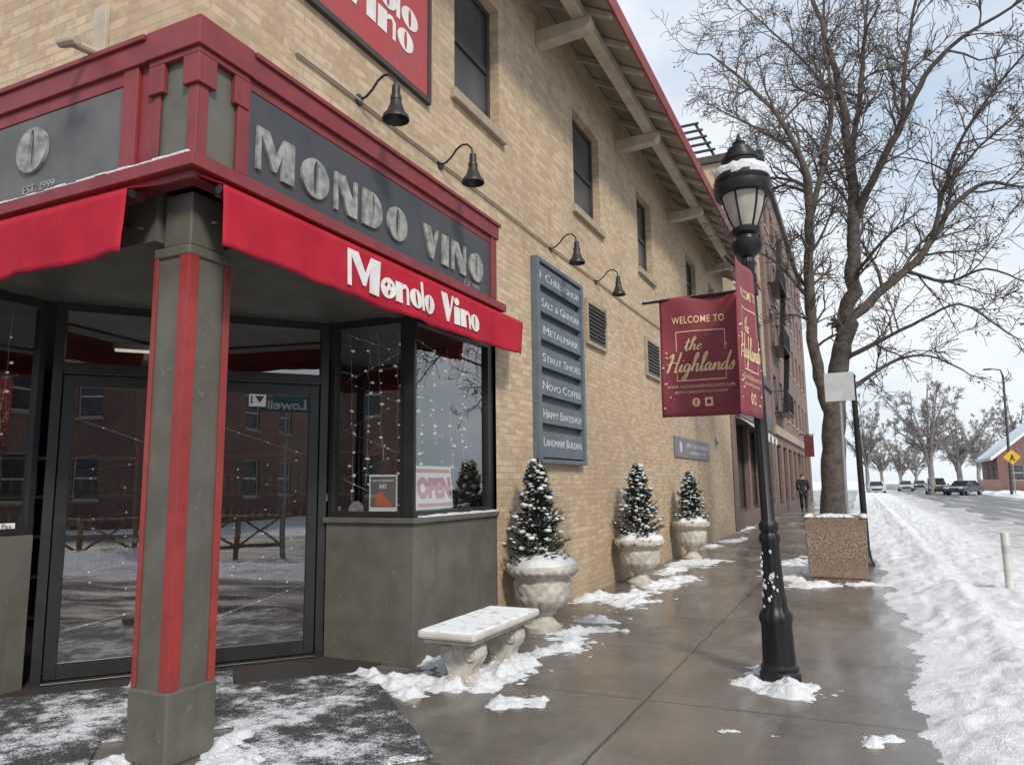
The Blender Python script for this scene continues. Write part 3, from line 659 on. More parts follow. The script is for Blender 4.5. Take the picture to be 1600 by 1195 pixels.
# doors, 45 degrees
dv=(A-Bp); DL=dv.length; dv.normalize(); dn=V((dv.y,-dv.x,0))
DM=basis(Bp,dv,dn,(0,0,1))
ZD=2.345
f=MB().box(0,.07,-.1,0,0,ZH+.1).box(DL-.07,DL,-.1,0,0,ZH+.1).box(.07,DL-.07,-.1,0,ZD,ZD+.09).box(.07,DL-.07,-.1,0,ZH+.03,ZH+.1).box(.07,DL-.07,-.1,.06,0,.035)
df=f.xf(DM).build('door_frame',BLK,bld,bevel=.004)
MB().quad((.07,-.05,ZD+.09),(DL-.07,-.05,ZD+.09),(DL-.07,-.05,ZH+.03),(.07,-.05,ZH+.03)).xf(DM).build('transom_pane',GLASS,df)
mid=DL/2
doors=[]
for (a,b,hx) in ((.075,mid-.004,mid-.09),(mid+.004,DL-.075,mid+.09)):
    f=MB().box(a,a+.085,-.075,-.025,.04,ZD-.004).box(b-.085,b,-.075,-.025,.04,ZD-.004).box(a+.085,b-.085,-.075,-.025,ZD-.1,ZD-.004).box(a+.085,b-.085,-.075,-.025,.04,.16)
    d=f.xf(DM).build('door',BLK,bld,bevel=.004); doors.append(d)
    MB().quad((a+.085,-.05,.16),(b-.085,-.05,.16),(b-.085,-.05,ZD-.1),(a+.085,-.05,ZD-.1)).xf(DM).build('pane',GLASS,d)
    MB().tube([(hx,-.03,.95),(hx,.045,.97),(hx,.045,1.3),(hx,-.03,1.32)],.013,8).xf(DM).build('handle',STEEL,d,smooth=.8)
t=fit(text_mb('Sunday',.1,.001,off=.001),w=.16); t2=fit(text_mb('NOON-8:00PM',.1,.001,off=.001),w=.36)
t.v=[(p[0]+.1,p[1]+.07,p[2]) for p in t.v]
zl_=Zat(Bp.x+.3,Bp.y+.3,866)
for q in (t,t2): q.xf(basis(Bp+dv*.4+dn*(-.044)+V((0,0,zl_)),dv,(0,0,1),dn)).build('lettering',FAINT,doors[0])
# interior
MB().box(-13,XW-.3,YF+.3,YE-8,-.02,.012).build('shop_floor',INT,bld)
MB().box(-13,XW-.3,YE-8,YE-7.9,0,3.2).build('interior_wall',INT,bld)
MB().box(-13,-12.9,YF+.3,YE-8,0,3.2).build('interior_wall',INT,bld)
MB().box(-12.9,XW-.27,YB+.03,YB+.13,0,2.90).build('interior_wall',INT,bld)
MB().box(XW-.27,XW-.17,YB+.01,YE-8,0,2.90).build('interior_wall',INT,bld)
MB().box(-13,XW-.27,YB+.021,YE-7.9,2.91,2.99).build('interior_ceiling',INT,bld)
# wall vents (louvres) as parts
for (a,b) in (((912,465),(945,552)),((1006,526),(1030,597))):
    p=WX(*a,XW); q=WX(*b,XW); y0,y1,z1,z0=p.y,q.y,p.z,q.z
    f=MB().box(XW+.001,XW+.05,y0,y0+.06,z0,z1).box(XW+.001,XW+.05,y1-.06,y1,z0,z1).box(XW+.001,XW+.05,y0+.06,y1-.06,z1-.06,z1).box(XW+.001,XW+.05,y0+.06,y1-.06,z0,z0+.06)
    vf=f.build('louvre_vent',SILL,bld,bevel=.005)
    k=MB().box(XW+.002,XW+.006,y0+.06,y1-.06,z0+.06,z1-.06); n=9
    for i in range(n):
        zz=z0+.07+(z1-z0-.14)*i/n; k.prism([(XW+.008,y0+.06,zz+.06),(XW+.04,y0+.06,zz),(XW+.045,y0+.06,zz+.012),(XW+.012,y0+.06,zz+.072)],(0,y1-y0-.12,0))
    k.build('louvre_slats',DKW,vf)
# conduit on the wall
c=MB(); p0=WX(690,252,XW)
zz=(WX(770,322,XW).z+WX(1060,535,XW).z)/2
pts=[(XW+.02,p0.y-2.0,zz+.02),(XW+.02,p0.y,zz+.01)]+[(XW+.022,p0.y+i*1.2,zz+.012*sin(i*2.1)) for i in range(1,14)]
tag(c.tube(pts,.012,6).build('wall_conduit',CREAM,smooth=1),'thin cable conduit running along the tan brick wall','conduit')
c=MB().box(-5.02,-4.90,YF-.03,YF-.001,4.55,4.95).tube([(-4.96,YF-.02,4.62),(-4.96,YF-.2,4.6),(-4.90,YF-.3,4.52),(-4.75,YF-.3,4.5)],.03,8)
p=WY(160,70,YF)
c.v=[(q[0]+4.96+p.x,q[1],q[2]-4.7+p.z) for q in c.v]
tag(c.build('wall_bracket',CREAM,bevel=.004),'small painted pipe bracket high on the brick above the shopfront','bracket')
# ---- fascia sign boards
sg=thing('fascia_sign','charcoal fascia board with raised pale deco letters above the long red awning','sign',(XW+.03,(YS0+YS1)/2,zl+.1))
MB().box(XW+.022,XW+.032,YS0,YS1+.01,zl+.065,ZS-.225).build('board',PANEL,sg)
a=WX(397,262,XW+.03); b=WX(752,444,XW+.03)
zlet=(a.z+b.z)/2-.01
for t in deco_letters('MONDO VINO',.25,.010,.285,b.y-a.y)[0]: t.xf(SIDE((XW+.044,a.y,zlet))).build('letter',LETG,sg,bevel=.003)
t=fit(text_mb('EST 1999',.1,.003),w=.3); t.xf(SIDE((XW+.036,b.y-.36,zlet-.085))).build('lettering',LETG,sg)
sg2=thing('fascia_sign','weathered grey fascia board with one round letter on the shop front left of the corner','sign',((XL+XS1)/2,YF-.03,zl+.1))
MB().box(XL,XS1-.005,YF-.034,YF-.022,zl+.065,ZS-.245).build('board',PANELF,sg2)
o=WY(55,237,YF-.03)
hO=WY(55,203,YF-.03).z-WY(55,271,YF-.03).z
for i,ch in enumerate('ONIV'):
    t=deco(ch,0,.011); fit(t,h=hO); t.xf(FRONT((o.x-hO/2-i*.62,YF-.047,o.z-hO/2))).build('letter',LETG,sg2,bevel=.003)
e=WY(62,293,YF-.03); t=fit(text_mb('EST. 1999',.1,.003),w=.32,center=True); t.xf(FRONT((e.x,YF-.038,max(e.z,zl+.13)))).build('lettering',LETG,sg2)
# ---- upper red sign
br_=WX(672,165,XW+.03); bl_=WX(478,2,XW+.03)
us=thing('painted_wall_sign','faded red painted sign board with white deco lettering high on the brick','sign',(XW+.03,(br_.y+bl_.y)/2,br_.z))
y0,y1,z0,z1=bl_.y-.35,br_.y,br_.z,br_.z+1.75
MB().box(XW+.002,XW+.03,y0+.05,y1-.05,z0+.05,z1-.05).build('board',SIGNR,us)
MB().box(XW+.002,XW+.045,y0,y0+.048,z0,z1).box(XW+.002,XW+.045,y1-.048,y1,z0,z1).box(XW+.002,XW+.045,y0+.048,y1-.048,z0,z0+.048).box(XW+.002,XW+.045,y0+.048,y1-.048,z1-.048,z1).build('frame',DKW,us)
b=WX(645,92,XW+.03); a=WX(529,8,XW+.03); wv_=b.y-a.y
t=fit(deco('Vino',.06,.002),w=wv_,h=.30); t.xf(SIDE((XW+.034,a.y,b.z))).build('lettering',WHT,us)
t=fit(deco('Mgndo',.05,.002),w=wv_*1.6,h=.30); t.xf(SIDE((XW+.034,b.y+.07-wv_*1.6,b.z+.24))).build('lettering',WHT,us)
# ---- awnings
XV=XW+.27
t0=WX(815,497,XV); b0=WX(800,546,XV)
def wv(u,k): return k*(.010*sin(u*7)+.008*sin(u*17+1)+.02*fr(u,k*.4,2.1,4,2))
def awning(name,label,ax,e0,e1,pv,pw,zt,zbm,rx):
    r=thing(name,label,'awning',((pv+pw)/2,(e0+e1)/2,zt) if ax=='x' else ((e0+e1)/2,(pv+pw)/2,zt))
    n=110
    P=(lambda u,d,z:(pv+d,u,z)) if ax=='x' else (lambda u,d,z:(u,pv-d,z))
    va=MB(); rows=10
    for j in range(rows+1):
        for i in range(n+1):
            u=e0+(e1-e0)*i/n; k=j/rows
            d=.02+wv(u,k)
            z=zt+(zbm-zt)*k-.03*k*sin(pi*i/n)-.005*k*sin(u*9)-.003*k*sin(u*23)
            if ax=='x': u=u-.07*k*sm(e1-.5,e1,u)
            va.v.append(P(u,d*(.3+.7*k),z))
    for j in range(rows):
        for i in range(n):
            q=j*(n+1)+i; va.f.append((q,q+1,q+n+2,q+n+1))
    v=va.build('valance',CANV,r,smooth=3); md=v.modifiers.new('s','SOLIDIFY'); md.thickness=.004
    q=MB()
    if ax=='x': q.quad((pw,e0,zt+.1),(pw,e1,zt+.1),(pv,e1,zt+.004),(pv,e0,zt+.004))
    else: q.quad((e0,pw,zt+.1),(e1,pw,zt+.1),(e1,pv,zt+.004),(e0,pv,zt+.004))
    v=q.build('canopy',CANV,r); md=v.modifiers.new('s','SOLIDIFY'); md.thickness=.004
    if ax=='x':
        MB().tube([(pv-.03,e0,zt-.02),(pv-.03,e1,zt-.02)],.028,8).build('front_bar',BLKI,r,smooth=1); MB().tube([(pw+.05,rx,zt+.03),(pw+.05,e1,zt+.03)],.035,10).build('roller',BANN2,r,smooth=1)
    else:
        MB().tube([(e0,pv+.03,zt-.02),(e1,pv+.03,zt-.02)],.028,8).build('front_bar',BLKI,r,smooth=1); MB().tube([(e0,pw-.05,zt+.03),(rx,pw-.05,zt+.03)],.035,10).build('roller',BANN2,r,smooth=1)
    for u in ((e0+.12),(e1-.12)):
        a=MB()
        if ax=='x': a.tube([(pw,u,zt-.15),((pv+pw)/2,u+.15 if u<(e0+e1)/2 else u-.15,zt-.12),(pv-.04,u,zt-.03)],.015,6)
        else: a.tube([(u,pw,zt-.15),(u+.15 if u<(e0+e1)/2 else u-.15,(pv+pw)/2,zt-.12),(u,pv+.04,zt-.03)],.015,6)
        a.build('arm',BLKI,r)
    return r
zt_m=(t0.z+WX(365,310,XV).z)/2; zb_m=(b0.z+WX(362,397,XV).z)/2
y_l=WX(346,350,XV).y
aw=awning('shop_awning','long red canvas awning with white lettering on the sidewalk side of the corner','x',y_l,t0.y+.02,XV,XW+.06,zt_m,zb_m,YF+.08)
a=WX(545,446,XV+.03); b=WX(750,520,XV+.03)
zt1=zb_m+.045
L=b.y-a.y
hv=zt_m-zb_m
tb=MB()
MM=fit(deco('M',.06,.003),h=hv*.74,w=L*.20); wM=MM.bounds()[0][1]
t=fit(deco('gndo Vino',.035,.003),w=L-wM-.015,h=hv*.68)
t.v=[(p[0]+wM+.015,p[1]+.01,p[2]) for p in t.v]; tb.add(MM).add(t)
def vd(u,z):
    k=(zt_m-z)/(zt_m-zb_m); return (.02+wv(u,k))*(.3+.7*k)
tb.v=[(XV+.008+p[2]+vd(a.y+p[0],zt1+p[1]),a.y+p[0],zt1+p[1]) for p in tb.v]
tb.build('lettering',WHT,aw)
YV=YF-.27
xr=WY(196,350,YV).x
zt2=(WY(10,345,YV).z+WY(165,303,YV).z)/2; zb2=(WY(5,432,YV).z+WY(165,403,YV).z)/2
awning('shop_awning','short red canvas awning on the entrance front left of the corner column','y',XL,xr,YV,YF-.06,zt2,zb2,XW-.3)
# ---- gooseneck lamps
gl=thing('gooseneck_lamp','dark gooseneck wall lamp nearest the corner, below the red painted sign','wall lamp',(0,0,0),'gooseneck lamps along the tan brick wall')
MB().lathe([(.045,0),(.045,.015),(.02,.02)],14).xf(basis((0,0,0),(0,1,0),(0,0,1),(1,0,0))).build('wall_plate',IRONG,gl,smooth=.6)
MB().tube([(0.01,0,0),(.07,0,.01),(.13,0,.055),(.18,0,.115),(.235,0,.145),(.29,0,.14),(.335,0,.095),(.35,0,.03)],.010,8).build('arm',IRONG,gl,smooth=1)
MB().lathe([(.012,.04),(.03,.03),(.034,-.05),(.042,-.055),(.044,-.085),(.04,-.09),(.05,-.13),(.07,-.18),(.098,-.215),(.104,-.245),(.097,-.245),(.065,-.18),(.035,-.13)],20,(.35,0,0)).build('shade',IRONG,gl,smooth=.7)
LP=[(560,157),(687,258),(860,388),(930,440)]
LBL=['dark gooseneck wall lamp nearest the corner, just below the red painted sign','dark gooseneck wall lamp above the right half of the charcoal fascia board','dark gooseneck wall lamp right above the directory sign board','dark gooseneck wall lamp farthest from the corner, above the first louvre vent']
for i,((u,v),lb) in enumerate(zip(LP,LBL)):
    o=gl if i==0 else copy_tree(gl); o['label']=lb; p=WX(u,v,XW); o.location=(XW+.001,p.y,p.z)
# ---- directory sign
p=WX(838,398,XW+.08); q=WX(917,727,XW+.08)
y0,y1,z1,z0=p.y,q.y,p.z,q.z
ds=thing('directory_sign','tall slate blue directory board of seven lettered slats mounted on the brick wall','sign',(XW+.05,(y0+y1)/2,z0))
f=MB().box(XW+.001,XW+.09,y0,y0+.08,z0,z1).box(XW+.001,XW+.09,y1-.08,y1,z0,z1).box(XW+.001,XW+.09,y0+.08,y1-.08,z1-.05,z1).box(XW+.001,XW+.09,y0+.08,y1-.08,z0,z0+.05)
f.build('frame',SLATE,ds,bevel=.005)
hs=(z1-z0-.12)/7
for i,sx in enumerate(['CHEESESHOP','SALT & GRINDER','METALMARK','STRUT SHOES','NOVO COFFEE','HAPPY BAKESHOP','LANDMARK BUILDING']):
    zt=z1-.06-i*hs; sb=MB().box(XW+.02,XW+.07,y0+.083,y1-.083,zt-hs+.075 if i<6 else zt-hs+.01,zt-.02).build('slat',SLATE,ds,bevel=.004)
    t=MB(); 
    words=sx.split(' '); 
    cur=0
    for wd in words:
        if wd=='&': g=text_mb('&',.8,.002)
        else:
            g=text_mb(wd[0],1.,.002); w0=g.bounds()[0][1]+.06; g2=text_mb(wd[1:],.78,.002); g2.v=[(a[0]+w0,a[1],a[2]) for a in g2.v]; g.add(g2)
        w1=g.bounds()[0][1]; g.v=[(a[0]+cur,a[1],a[2]) for a in g.v]; t.add(g); cur+=w1+.28
    fit(t,w=(y1-y0-.26)*(.97 if len(sx)>9 else .9)*(.9 if i==0 else 1),h=.10,center=True)
    t.xf(SIDE((XW+.073,(y0+y1)/2+(.07 if i==0 else 0),zt-hs/2+.022))).build('lettering',DIRL,sb)
    if i==0: MB().poly([(XW+.074,y0+.125+a*.03,zt-hs/2+.02+b*.055) for a,b in ((-.3,1),(-.3,.3),(-1,.3),(0,-1),(1,.3),(.3,.3),(.3,1))]).build('arrow',DIRL,sb)
MB().box(XW+.002,XW+.018,y0+.1,y1-.1,z0+.05,z1-.05).build('back_board',SLATE2,ds)
# ---- small plaque
p=WX(1055,680,XW+.04); q=WX(1110,720,XW+.04)
pl=thing('wall_plaque','small grey lettered plaque low on the brick between the urns and building end','sign',(XW+.02,(p.y+q.y)/2,q.z))
MB().box(XW+.002,XW+.03,p.y,q.y,q.z,p.z).build('board',PLQ,pl,bevel=.004)
t=fit(text_mb('SALT & GRINDER',1,.002,off=.01),w=(q.y-p.y)*.68,h=(p.z-q.z)*.2); t.xf(SIDE((XW+.033,p.y+(q.y-p.y)*.28,q.z+(p.z-q.z)*.55))).build('lettering',DIRL,pl)
MB().lathe([(.12,0),(.12,.003)],16).xf(SIDE((XW+.031,p.y+(q.y-p.y)*.14,(p.z+q.z)/2))).build('emblem',DIRL,pl)
t=fit(text_mb('COFFEE SHOP',1,.002,off=.01),w=(q.y-p.y)*.5,h=(p.z-q.z)*.14); t.xf(SIDE((XW+.033,p.y+(q.y-p.y)*.36,q.z+(p.z-q.z)*.22))).build('lettering',DIRL,pl)
p=WX(1146,440,XW)
wl=thing('security_light','small white box light high at the far end of the brick wall','wall light',(XW,p.y,p.z))
MB().box(XW+.001,XW+.3,p.y-.25,p.y+.1,p.z-.15,p.z+.2).build('housing',PLAST,wl,bevel=.03)
MB().box(XW+.06,XW+.26,p.y-.2,p.y+.05,p.z-.24,p.z-.15).build('lens',LANT,wl,bevel=.01)
p=WX(1118,690,XW)
tag(MB().box(XW+.001,XW+.05,p.y-.06,p.y+.06,p.z-.09,p.z+.09).box(XW+.05,XW+.08,p.y-.04,p.y+.04,p.z-.06,p.z+.02).build('outlet_box',STEEL,bevel=.01),'small metal electrical box on the brick beside the lettered plaque','electrical box')
# ---- things inside the windows
p=WX(648,727,XW-.12); q=WX(706,800,XW-.12)
os_=thing('open_sign','white board with bold red OPEN lettering leaning in the sidewalk window','sign',(XW-.14,(p.y+q.y)/2,ZB+.05))
zo0=ZB+.102; ho=p.z-zo0
MB().prism([(XW-.115,p.y,zo0),(XW-.105,p.y,zo0),(XW-.135,p.y,zo0+ho),(XW-.145,p.y,zo0+ho)],(0,q.y-p.y,0)).build('board',PAPER,os_)
ln=V((-.03,0,ho)).normalized(); nn=V((ln.z,0,-ln.x))
t=fit(text_mb('OPEN',1,.002,off=.06),w=(q.y-p.y)*.9,h=ho*.5); t.xf(basis(V((XW-.105,p.y+(q.y-p.y)*.05,zo0))+ln*(ho*.24)+nn*.004,(0,1,0),ln,nn)).build('lettering',REDP,os_)
for k in (.06,.85):
    b_=V((XW-.105,p.y,zo0))+ln*(ho*k)+nn*.003
    MB().quad(b_+V((0,.03,0)),b_+V((0,q.y-p.y-.03,0)),b_+V((0,q.y-p.y-.03,0))+ln*ho*.08,b_+V((0,.03,0))+ln*ho*.08).build('stripe',ORNG,os_)
p=WY(579,742,YR+.1); q=WY(622,808,YR+.1)
ps=thing('window_poster','charcoal poster with orange picture taped inside the entrance side window','poster',((p.x+q.x)/2,YR+.09,q.z))
yy=YR+.085
MB().box(p.x,q.x,yy,yy+.004,q.z,p.z).build('sheet',PAPER,ps)
wp=q.x-p.x; hp=p.z-q.z
MB().box(p.x+.015,q.x-.015,yy-.003,yy-.001,q.z+hp*.24,p.z-.015).build('print',DPAPER,ps)
MB().poly([(p.x+wp*a,yy-.005,q.z+hp*b) for a,b in ((.2,.28),(.8,.24),(.82,.34),(.6,.46),(.5,.6),(.3,.58),(.25,.45))]).build('picture',ORNG,ps)
for s_,k,wd in (('DAY OF THE MONTH',.86,.75),('$42',.72,.26),('WINE CLUB',.1,.7)):
    t=fit(text_mb(s_,1,.0005,off=.02),w=wp*wd,center=True); t.xf(FRONT(((p.x+q.x)/2,yy-.0055,q.z+hp*k))).build('lettering',PAPER if k>.2 else DPAPER,ps)
dp=Bp+dv*(DL-.60)
zc=Zat(dp.x,dp.y,616)
ns=thing('sign_reflection','reflected orange and white street sign, imitated by a small sheet on the right hand door glass','reflection',(dp.x,dp.y,zc-.12))  # imitates a street sign's reflection with coloured sheets on the door glass
MM_=lambda off,z=0:basis(dp+dn*off+V((0,0,zc+z)),dv,(0,0,1),dn)
MB().box(-.07,.07,-.1,.1,0,.003).xf(MM_(-.046)).build('sheet',PAPER,ns)
MB().box(-.066,.066,.03,.095,0,.002).xf(MM_(-.042)).build('orange_band',ORNG,ns)
MB().poly([(-.02,-.01,0),(.055,-.01,0),(.018,-.07,0)]).xf(MM_(-.041)).build('mark',DKW,ns)
t=fit(text_mb('1',1,.0005,off=.01),h=.07); t.xf(basis(dp+dn*(-.041)+dv*(-.055)+V((0,0,zc-.08)),dv,(0,0,1),dn)).build('mark',DKW,ns)
p=WY(515,777,YR+.085)
st=thing('window_sticker','white card payment sticker low in the entrance side window','sticker',(p.x,YR+.08,p.z))
MB().box(p.x-.05,p.x+.05,YR+.079,YR+.081,p.z-.03,p.z+.03).build('sheet',PAPER,st); t=fit(text_mb('Pay',1,.0003),w=.05,center=True); t.xf(FRONT((p.x,YR+.078,p.z))).build('lettering',BLK,st)
p=WY(557,797,YR+.085)
tag(MB().lathe([(.08,0),(.08,.002)],24).xf(FRONT((p.x,YR+.082,p.z))).build('round_sticker',ROUND),'round grey sticker low in the entrance side window','sticker')
p=WX(14,824,XB-.03)
st=thing('window_sticker','white card payment sticker in the window left of the entrance doors','sticker',(XB-.05,p.y,p.z))
MB().box(XB-.062,XB-.06,p.y-.06,p.y+.06,p.z-.03,p.z+.03).build('sheet',PAPER,st); t=fit(text_mb('Pay',1,.0003),w=.07,center=True); t.xf(SIDE((XB-.058,p.y,p.z))).build('lettering',BLK,st)
# string lights
def strand(x,y,z0,z1,lb,grp,seed):
    r=random.Random(seed); o=thing('string_light',lb,'string lights',(x,y,z0),grp)
    dx,dy=r.uniform(-.05,.05),r.uniform(-.05,.05)
    pts=[(x+dx*i/12+r.uniform(-.012,.012),y+dy*i/12+r.uniform(-.012,.012),z1-(z1-z0)*i/12) for i in range(13)]
    MB().tube(pts,.0022,4).build('wire',WIRE,o)
    b=MB()
    for p in pts[1:]:
        if r.random()<.3: continue
        k=r.uniform(.3,1.1); zo=r.uniform(-.05,.05); xo=r.uniform(-.02,.02)
        for a in range(3):
            th=a*pi/3+r.uniform(0,.5); l_=.014*k
            b.tube([(p[0]+xo-l_*cos(th),p[1]+xo-l_*cos(th),p[2]+zo-l_*sin(th)),(p[0]+xo+l_*cos(th),p[1]+xo+l_*cos(th),p[2]+zo+l_*sin(th))],.003,4)
    b.build('bulbs',BULB,o)
g='string lights hanging in the shop windows'
for i,k in enumerate((.1,.34,.5,.76,.93)):
    strand(XR+(XW-.15-XR)*k,YR+.2+.05*(i%2),ZB+.1+.22*(i%3),ZH,'star string light strand %s in the window facing the street corner'%(['nearest the door','second from the door','in the middle','second from the corner post','nearest the corner post'][i]),g,i)
for i,k in enumerate((.1,.33,.42,.66,.8,.93)):
    strand(XW-.24-.04*(i%2),YR+.1+(YB-YR-.15)*k,ZB+.35+.17*(i%3),ZH,'star string light strand in the sidewalk window, %s'%(['nearest the corner post','second from the corner post','above the OPEN board','just right of the OPEN board','second from the brick','nearest the brick'][i]),g,20+i)
for i,k in enumerate((.35,.75)):
    strand(XB-.2,YF+.08+(Bp.y-YF-.15)*k,ZB+.2,ZH,'star string light strand in the window left of the doors, %s'%(['farther from the doors','closer to the doors'][i]),g,40+i)
def zigzag(pts,lb):
    o=thing('light_garland',lb,'string lights',tuple(V(pts[0])),'zigzag garlands behind the shop glass')
    MB().tube(pts,.0042,4).build('wire',WIRE,o)
    b=MB()
    for i in range(len(pts)-1):
        a_,c_=V(pts[i]),V(pts[i+1])
        for k in (.2,.5,.8): b.blob(a_.lerp(c_,k),.007,rnd,1,5,3)
    b.build('bulbs',BULB,o)
for lo,hi,lb in ((.12,mid-.12,'thin zigzag light garland behind the left hand door glass'),(mid+.12,DL-.15,'thin zigzag light garland behind the right hand door glass')):
    pts=[]
    for i in range(9):
        q=Bp+dv*(lo+(hi-lo)*(i%2)+rnd.uniform(0,.08))-dn*.2; pts.append((q.x,q.y,.35+.2*i+rnd.uniform(-.05,.05)))
    zigzag(pts,lb)
zigzag([(XR+(XW-.2-XR)*(.08 if i%2 else .92),YR+.16,ZB+.15+.22*i) for i in range(8)],'thin zigzag light garland in the window facing the street corner')
zigzag([(XW-.2,YR+.15+(YB-YR-.25)*(.05 if i%2 else .95),ZB+.4+.25*i) for i in range(6)],'thin zigzag light garland in the sidewalk window')
# shelves inside
def shelf(x,y,w,rz,label):
    o=thing('bottle_shelf',label,'shelf',(0,0,0),'wine shelves inside the shop')
    f=MB().box(-w/2,-w/2+.03,-.18,.18,0,1.9).box(w/2-.03,w/2,-.18,.18,0,1.9)
    for k in range(5): f.box(-w/2+.03,w/2-.03,-.18,.18,.08+.42*k,.11+.42*k)
    f.build('frame',WOOD,o)
    b=MB()
    for k in range(4):
        n=int((w-.1)/.11)
        for i in range(n): b.lathe([(.037,0),(.037,.19),(.013,.24),(.013,.3)],7,(-w/2+.1+i*.11,-.08,.112+.42*k))
    bb=b.build('bottles',BOTT,o,smooth=.8); bb['kind']='stuff'
    o.location=(x,y,.012); o.rotation_euler=(0,0,rz); return o
shelf(-6.6,6.2,2.2,.0,'wooden wine shelf standing deep inside behind the right hand door')
shelf(-8.2,5.2,2.0,.75,'wooden wine shelf standing deep inside behind the left hand door')
shelf(-4.9,6.25,1.1,0,'narrow wooden wine shelf behind the window facing the corner')
p=Bp+dv*.75-dn*1.6
cl=thing('ceiling_lamp','lit strip lamp on the shop ceiling behind the left hand door','lamp',(p.x,p.y,2.84))
MB().box(-.45,.45,-.06,.06,.02,.06).xf(basis(p+V((0,0,2.81)),dv,dn,(0,0,1))).build('housing',STEEL,cl)
MB().box(-.43,.43,-.035,.035,0,.018).xf(basis(p+V((0,0,2.81)),dv,dn,(0,0,1))).build('tube',TUBE,cl)
# street name sign and wooden railing standing well behind the viewer, mirrored in the doors
pv_=CAM+ray(450,631).normalized()*17.5; off_=(pv_-Bp).dot(dn); pr_=pv_-dn*(2*off_)
sx_=V((0,0,1)).cross(-dn)
sn_=thing('street_name_sign','blue green street name sign behind the viewer, mirrored in the right hand door','sign',(pr_.x,pr_.y,0))
MB().tube([(pr_.x,pr_.y,-.2),(pr_.x,pr_.y,pr_.z+.25)],.03,8).build('pole',STEEL,sn_)
MB().box(-.58,.58,-.17,.17,0,.006).xf(basis(pr_-dn*.04,sx_,(0,0,1),-dn)).build('plate',GREENS,sn_)
t=fit(text_mb('Lowell',1,.002,off=.02),w=.86,h=.22,center=True); t.xf(basis(pr_-dn*.05,sx_,(0,0,1),-dn)).build('lettering',WHT,sn_)
rc=dn*4.2; rc.z=0
wr=thing('wooden_railing','weathered wooden railing with crossed braces behind the viewer, mirrored in the shop doors','railing',tuple(rc))
RM=basis(rc,dv,dn,(0,0,1))
for i in range(6): MB().box(-2.55+i*1.0,-2.45+i*1.0,-.05,.05,-.18,.8).xf(RM).build('post',WOOD2,wr)
MB().box(-2.7,2.7,-.08,.08,.8,.85).xf(RM).build('top_rail',WOOD2,wr); MB().box(-2.45,2.45,-.03,.03,.12,.2).xf(RM).build('bottom_rail',WOOD2,wr)
for i in range(5):
    x_=-2.45+i*1.0
    for (za,zb_) in ((.2,.8),(.8,.2)):
        MB().prism([(x_,.0 if za<zb_ else .03,za-.04),(x_+.9,.0 if za<zb_ else .03,zb_-.04),(x_+.9,.0 if za<zb_ else .03,zb_+.02),(x_,.0 if za<zb_ else .03,za+.02)],(0,.025,0)).xf(RM).build('brace',WOOD2,wr)
# ================================================================== STREET FURNITURE
bx0,bx1,by0,by1=-2.96,-2.49,4.66,5.82
bn=thing('stone_bench','pale cast stone bench with scrolled legs standing by the shop bulkhead','bench',((bx0+bx1)/2,(by0+by1)/2,0))
MB().box(bx0,bx1,by0,by1,.36,.42).build('seat',STONES,bn,bevel=.02)
MB().box(bx0+.03,bx1-.03,by0+.03,by1-.03,.33,.359).build('seat_moulding',STONE,bn,bevel=.012)
for yb in (by0+.2,by1-.28):
    prof=[(-.13,0),(.13,0),(.13,.035),(.10,.06),(.085,.09),(.10,.13),(.135,.17),(.155,.22),(.15,.27),(.12,.3),(.17,.33),(-.17,.33),(-.12,.3),(-.15,.27),(-.155,.22),(-.135,.17),(-.10,.13),(-.085,.09),(-.10,.06),(-.13,.035)]
    xm=(bx0+bx1)/2
    l=MB().prism([(xm+a*1.05,yb,z) for a,z in prof],(0,.14,0))
    for sx in (-1,1):
        for (cz,r) in ((.235,.055),(.05,.04)):
            k=MB().lathe([(r,0),(r,.01),(r*.75,.02),(r*.6,.012),(r*.3,.022),(.002,.024)],16).xf(basis((xm+sx*(.1 if cz>.1 else .07),yb-.001,cz),(1,0,0),(0,0,1),(0,-1,0))); l.add(k)
    l.build('leg',STONE,bn,bevel=.006)
